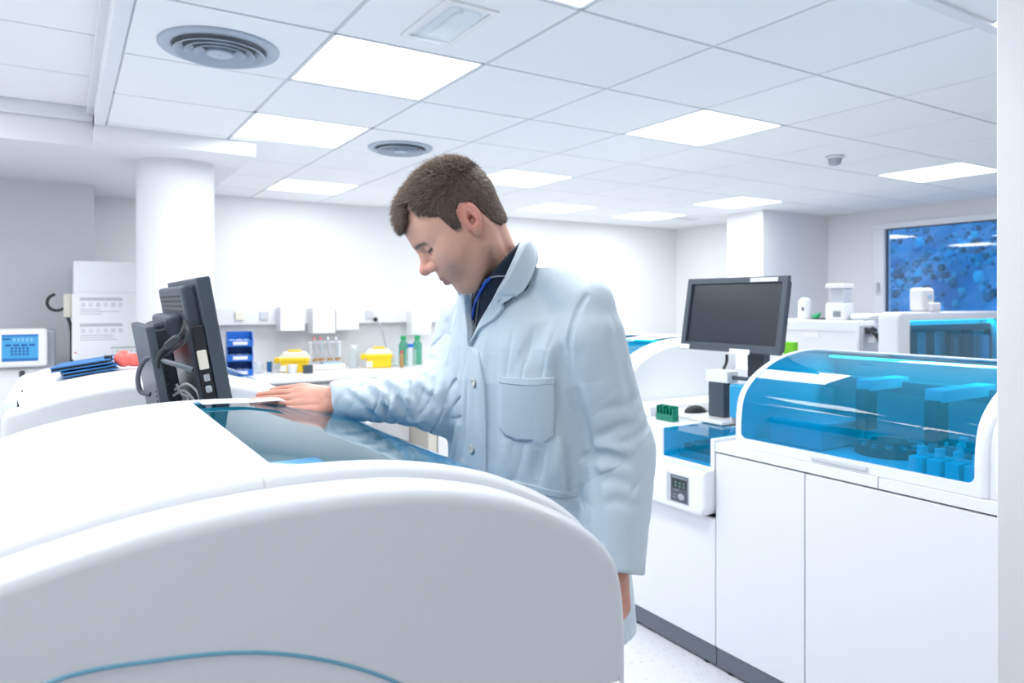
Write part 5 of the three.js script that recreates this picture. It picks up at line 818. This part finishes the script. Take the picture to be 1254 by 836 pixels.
const man = thing('person', 'man in pale blue lab coat leaning over the near analyzer, hand on its window', 'person', [keyAt(0.8)[0], 0, keyAt(0.8)[1]]);
const skin = mat(0xffffff, 0.48, { vertexColors: true, sheen: 0.15, sheenColor: rgb(0.9, 0.7, 0.6) });
{
  const worldHead = (x, y, z) => { const e = HI.elements; return head(e[0] * x + e[4] * y + e[8] * z + e[12], e[1] * x + e[5] * y + e[9] * z + e[13], e[2] * x + e[6] * y + e[10] * z + e[14]); };
  const hc = HEADC, gh = surfaceNet((x, y, z) => smax(worldHead(x, y, z), 1.40 - y, 0.01), [hc.x - 0.17, 1.39, hc.z - 0.17], [hc.x + 0.17, hc.y + 0.17, hc.z + 0.17], 0.0026, faceColour);
  const box3 = (p, r) => [[p.x - r, p.y - r, p.z - r], [p.x + r, p.y + r, p.z + r]];
  const gr = surfaceNet(rightHand, ...box3(palmR.clone().addScaledVector(fingersR, 0.06), 0.14), 0.0028, handColour), gl = surfaceNet(leftHand, ...box3(palmL.clone().addScaledVector(downL, 0.06), 0.14), 0.003, handColour);
  // trunk, arms and legs inside the clothes
  const KN = [-1, 1].map((s) => { const [cx, cz] = keyAt(0.8); return [V(cx + SIDE.x * s * 0.08, 0.86, cz + SIDE.z * s * 0.08), V(cx + SIDE.x * (s * 0.08 - 0.03) + FRONT.x * 0.045, 0.48, cz + SIDE.z * (s * 0.08 - 0.03) + FRONT.z * 0.045), V(cx + SIDE.x * (s * 0.08 - 0.05) + FRONT.x * 0.03, 0.09, cz + SIDE.z * (s * 0.08 - 0.05) + FRONT.z * 0.03)]; });
  const legs = (x, y, z, o = 0) => { let d = 1; for (const [a, b, c] of KN) d = Math.min(d, smin(cap2(x, y, z, a, b, 0.078 + o, 0.055 + o), cap2(x, y, z, b, c, 0.053 + o, 0.036 + o), 0.02)); return d; };
  const inner = (x, y, z) => { let d = smax(smax(torso(x, y, z, -0.035), 0.82 - y, 0.03), y - 1.44, 0.03); d = smin(d, cap2(x, y, z, LS, LE, 0.046, 0.038), 0.03); d = smin(d, cap2(x, y, z, LE, LW, 0.038, 0.028), 0.02); d = smin(d, cap2(x, y, z, RS, RE, 0.046, 0.038), 0.03); d = smin(d, cap2(x, y, z, RE, RW, 0.038, 0.028), 0.02); return smin(d, legs(x, y, z), 0.04); };
  const m0 = man.position, gi = surfaceNet(inner, [m0.x - 0.5, 0.06, m0.z - 0.5], [m0.x + 0.5, 1.5, m0.z + 0.5], 0.014, handColour);
  const all = mergeGeometries([gh, gr, gl, gi]); wpart(man, 'body', all, skin, 'face, neck and hands');
  // hair: cap plus short strands
  const hairCap = (x, y, z) => smax(smin(cranium(x, y, z), cap2(x, y, z, E3(0, -0.028, -0.030), E3(nb.x, nb.y, nb.z), 0.053, 0.058), 0.028) - 0.0032 - 0.0035 * sstep(0.05, 0.11, y) - 0.004 * sstep(0.03, 0.08, z) * sstep(0.05, 0.075, y) + 0.0012 * noise.noise(x * 160, y * 160, z * 160), hairLine(x, y, z) + 0.0022 * noise.noise(x * 90 + 7, y * 90, z * 90) + 0.0006 * noise.noise(x * 300, y * 300, z * 300), 0.004);
  const hg = surfaceNet(hairCap, [-0.11, -0.08, -0.13], [0.11, 0.16, 0.13], 0.003, (x, y, z) => { const n = 0.75 + 0.5 * noise.noise(x * 240, y * 240, z * 240); return [0.12 * n, 0.078 * n, 0.056 * n]; });
  hg.applyMatrix4(HM);
  const src = hg.attributes.position, sn = hg.attributes.normal, tri = hg.index.array, P = [], N = [], C = [], I = [];
  const a = V(0, 0, 0), b = V(0, 0, 0), c = V(0, 0, 0), n = V(0, 0, 0);
  for (let k = 0; k < 26000; k++) {
    const t = Math.floor(rnd() * tri.length / 3) * 3; let r1 = rnd(), r2 = rnd(); if (r1 + r2 > 1) { r1 = 1 - r1; r2 = 1 - r2; }
    a.fromBufferAttribute(src, tri[t]); b.fromBufferAttribute(src, tri[t + 1]); c.fromBufferAttribute(src, tri[t + 2]);
    const p = a.clone().multiplyScalar(1 - r1 - r2).addScaledVector(b, r1).addScaledVector(c, r2); n.fromBufferAttribute(sn, tri[t]);
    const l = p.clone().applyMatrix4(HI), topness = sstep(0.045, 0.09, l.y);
    const flow = hf.clone().multiplyScalar(0.85 * topness + 0.1).addScaledVector(hu, -0.9 * (1 - topness) - (l.z > 0.05 ? 0.35 : 0)).addScaledVector(hf, l.z < -0.05 ? -0.2 : 0);
    flow.addScaledVector(n, -flow.dot(n)); const d = flow.normalize().multiplyScalar(0.8).addScaledVector(n, 0.30 + 0.35 * topness).add(V(rnd() - 0.5, rnd() - 0.5, rnd() - 0.5).multiplyScalar(0.7)).normalize();
    const len = (0.005 + 0.0085 * topness) * (0.6 + 0.8 * rnd()), w = 0.0006 + 0.0005 * rnd(), s1 = new THREE.Vector3().crossVectors(d, n).normalize(), s2 = new THREE.Vector3().crossVectors(d, s1), o = P.length / 3;
    p.addScaledVector(n, -0.001); const tip = p.clone().addScaledVector(d, len), sh = 0.55 + 0.9 * rnd();
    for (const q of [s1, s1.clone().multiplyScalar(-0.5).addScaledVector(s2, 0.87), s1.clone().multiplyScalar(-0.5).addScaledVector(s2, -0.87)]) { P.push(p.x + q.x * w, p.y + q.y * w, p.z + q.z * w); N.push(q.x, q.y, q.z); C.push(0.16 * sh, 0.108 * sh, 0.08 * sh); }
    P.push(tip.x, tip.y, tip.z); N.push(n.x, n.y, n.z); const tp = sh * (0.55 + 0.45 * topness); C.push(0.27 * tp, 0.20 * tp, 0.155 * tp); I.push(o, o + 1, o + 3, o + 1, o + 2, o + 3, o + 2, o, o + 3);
  }
  const sg = new THREE.BufferGeometry(); sg.setAttribute('position', new THREE.Float32BufferAttribute(P, 3)); sg.setAttribute('normal', new THREE.Float32BufferAttribute(N, 3)); sg.setAttribute('color', new THREE.Float32BufferAttribute(C, 3)); sg.setIndex(I);
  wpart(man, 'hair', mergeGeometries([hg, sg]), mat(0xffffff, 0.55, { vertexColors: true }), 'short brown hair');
  // clothes
  const cloth = mat(rgb(0.645, 0.74, 0.81), 0.8, { sheen: 0.3, sheenColor: rgb(0.9, 0.95, 1), sheenRoughness: 0.6 });
  const weave = new Uint8Array(64 * 64 * 4); for (let j = 0; j < 64; j++) for (let i = 0; i < 64; i++) { const k = (j * 64 + i) * 4, v = 128 + 60 * Math.sin(i * Math.PI / 4) * Math.sin(j * Math.PI / 4) + (rnd() - 0.5) * 60; weave[k] = weave[k + 1] = weave[k + 2] = clamp(v, 0, 255); weave[k + 3] = 255; }
  const navy = mat(rgb(0.010, 0.020, 0.042), 0.75), navyL = mat(rgb(0.03, 0.055, 0.11), 0.7);
  const lo = [m0.x - 0.62, 0.74, m0.z - 0.45], hi = [m0.x + 0.42, 1.53, m0.z + 0.45];
  const coatMesh = wpart(man, 'lab_coat', surfaceNet(coat, lo, hi, 0.0045), cloth, 'pale blue-white lab coat');
  wpart(man, 'sweater', surfaceNet(sweater, [m0.x - 0.3, 1.04, m0.z - 0.3], [m0.x + 0.3, 1.6, m0.z + 0.3], 0.006), navy, 'navy zip-neck top');
  wpart(man, 'trousers', surfaceNet((x, y, z) => smax(smax(smin(legs(x, y, z, 0.014), smax(smax(torso(x, y, z, -0.028), y - 0.92, 0.01), 0.79 - y, 0.03), 0.03), 0.07 - y, 0.004), y - 0.93, 0.01), [m0.x - 0.35, 0.05, m0.z - 0.35], [m0.x + 0.35, 0.95, m0.z + 0.35], 0.011), mat(rgb(0.03, 0.035, 0.05), 0.8), 'dark trousers');
  for (const [, , an] of KN) { const sg2 = new THREE.SphereGeometry(1, 28, 18).scale(0.045, 0.052, 0.135); const p = sg2.attributes.position; for (let i = 0; i < p.count; i++) p.setY(i, Math.max(p.getY(i) + 0.045, 0.001)); sg2.computeVertexNormals(); sg2.rotateY(Math.atan2(FRONT.x, FRONT.z)).translate(an.x + FRONT.x * 0.06, 0.0, an.z + FRONT.z * 0.06); wpart(man, 'shoe', sg2, M.whiteGoods, 'white work shoe'); }
  // pieces sewn on the coat: flat outlines laid on the cloth where they sit, with thickness
  const plainCoat = (x, y, z) => coat0(x, y, z) + foldAt(x, y, z) * 0.7;
  function patch(outline, thick, lift = 0.001, f = plainCoat, step = 3) {
    const sh = new THREE.Shape(outline.map(([u, v]) => new THREE.Vector2(u, v))), inside = (u, v) => { let k = false; for (let i = 0, j = outline.length - 1; i < outline.length; j = i++) { const [a1, b1] = outline[i], [a2, b2] = outline[j]; if ((b1 > v) !== (b2 > v) && u < (a2 - a1) * (v - b1) / (b2 - b1) + a1) k = !k; } return k; };
    // fan of short strips: outline refined, then rings to the centroid
    const ring = []; for (let i = 0; i < outline.length; i++) { const [u0, v0] = outline[i], [u1, v1] = outline[(i + 1) % outline.length], m = Math.max(1, Math.round(Math.hypot(u1 - u0, v1 - v0) / step)); for (let k = 0; k < m; k++) ring.push([lerp(u0, u1, k / m), lerp(v0, v1, k / m)]); }
    let cu = 0, cv = 0; for (const [u, v] of ring) { cu += u / ring.length; cv += v / ring.length; } const R = 12, topP = [], botP = [];
    for (let r = 0; r <= R; r++) for (const [u, v] of ring) { const p = cast(lerp(cu, u, r / R), lerp(cv, v, r / R), f) ?? pix(u, v, 1.5), g = gradient(f, p, 0.004); topP.push(p.clone().addScaledVector(g, lift + thick * (r === R ? 0.45 : 1))); botP.push(p.clone().addScaledVector(g, -0.006)); }
    const n2 = ring.length, pos = [], ix = []; for (const p of topP) pos.push(p.x, p.y, p.z); for (let k = 0; k < n2; k++) { const p = botP[R * n2 + k]; pos.push(p.x, p.y, p.z); }
    for (let r = 0; r <= R; r++) for (let k = 0; k < n2; k++) { const A = r * n2 + k, Bq = r * n2 + (k + 1) % n2; ix.push(A, A + n2, Bq, Bq, A + n2, Bq + n2); }
    const g = new THREE.BufferGeometry(); g.setAttribute('position', new THREE.Float32BufferAttribute(pos, 3)); g.setIndex(ix); g.computeVertexNormals(); return g;
  }
  wpart(coatMesh, 'chest_pocket', patch([[613, 462], [646, 465], [679, 463], [680, 500], [678, 534], [670, 541], [632, 539], [618, 533], [612, 524], [612, 492]], 0.0018), cloth);
  wpart(coatMesh, 'pocket_hem', patch([[612, 461], [646, 464], [680, 462], [680, 470], [646, 472], [612, 469]], 0.003), cloth);
  wpart(coatMesh, 'hip_pocket', patch([[628, 588], [660, 597], [690, 602], [708, 600], [714, 622], [716, 690], [640, 690], [630, 640]], 0.003), cloth);
  wpart(coatMesh, 'pocket_hem', patch([[628, 587], [660, 596], [690, 601], [708, 599], [709, 607], [690, 609], [660, 604], [629, 595]], 0.0055), cloth);
  wpart(coatMesh, 'placket', patch([[577, 424], [586, 430], [594, 470], [596, 520], [596, 600], [571, 600], [571, 540], [573, 480]], 0.0012), cloth);
  // lapels and collar
  const body2 = (x, y, z) => smin(coat0(x, y, z), cap2(x, y, z, NS0, NS1, 0.085, 0.080), 0.02);
  wpart(coatMesh, 'lapel', patch([[577, 424], [588, 398], [600, 372], [611, 352], [622, 336], [634, 346], [630, 362], [614, 362], [617, 378], [607, 392], [592, 402], [583, 412]], 0.006, 0.002, body2), cloth);
  wpart(coatMesh, 'collar', patch([[612, 354], [622, 334], [632, 314], [640, 296], [646, 293], [655, 301], [659, 318], [651, 338], [640, 357], [632, 363], [614, 361]], 0.007, 0.003, body2), cloth);
  wpart(coatMesh, 'lapel', patch([[576, 424], [570, 408], [565, 385], [562, 365], [566, 350], [571, 345], [573, 362], [574, 385], [576, 405]], 0.006, 0.002, body2), cloth);
  // buttons
  const button = (u, v) => { const p = cast(u, v, plainCoat), g = gradient(plainCoat, p, 0.004), q = new THREE.Quaternion().setFromUnitVectors(V(0, 1, 0), g); const o = wpart(coatMesh, 'button', lathe([[0.0001, 0.0012], [0.004, 0.0012], [0.005, 0.0026], [0.0075, 0.0028], [0.009, 0.0018], [0.0092, 0], [0.0001, 0]], 28).applyQuaternion(q).translate(p.x + g.x * 0.004, p.y + g.y * 0.004, p.z + g.z * 0.004), mat(rgb(0.70, 0.72, 0.66), 0.35), 'pale round button'); };
  button(582, 468); button(579, 549);
  // zip edge and lanyard on the top
  const onTop = (px, lift, r, f = sweater) => tube(px.map(([u, v]) => cast(u, v, f)).filter(Boolean).map((p) => p.addScaledVector(gradient(f, p, 0.004), lift)), r, 50, 8);
  wpart(man, 'lanyard', onTop([[601, 339], [594, 347], [588, 358], [583, 372], [580, 388], [577, 405], [577, 418]], 0.003, 0.0032), mat(rgb(0.02, 0.10, 0.55), 0.5), 'blue lanyard cord');
  wpart(man, 'lanyard', onTop([[572, 350], [572, 365], [573, 385], [575, 405]], 0.003, 0.0028), mat(rgb(0.02, 0.10, 0.55), 0.5), 'blue lanyard cord');
  wpart(man, 'collar_seam', onTop([[620, 338], [608, 338], [598, 341], [590, 348]], 0.001, 0.0015), mat(rgb(0.30, 0.34, 0.40), 0.6));
  wpart(man, 'zip', onTop([[588, 352], [586, 370], [584, 390], [581, 410]], 0.001, 0.002), mat(rgb(0.16, 0.19, 0.23), 0.4));
}
scene.traverse((o) => { if (o.isMesh) { o.castShadow = true; o.receiveShadow = true; } });
renderer.render(scene, camera);
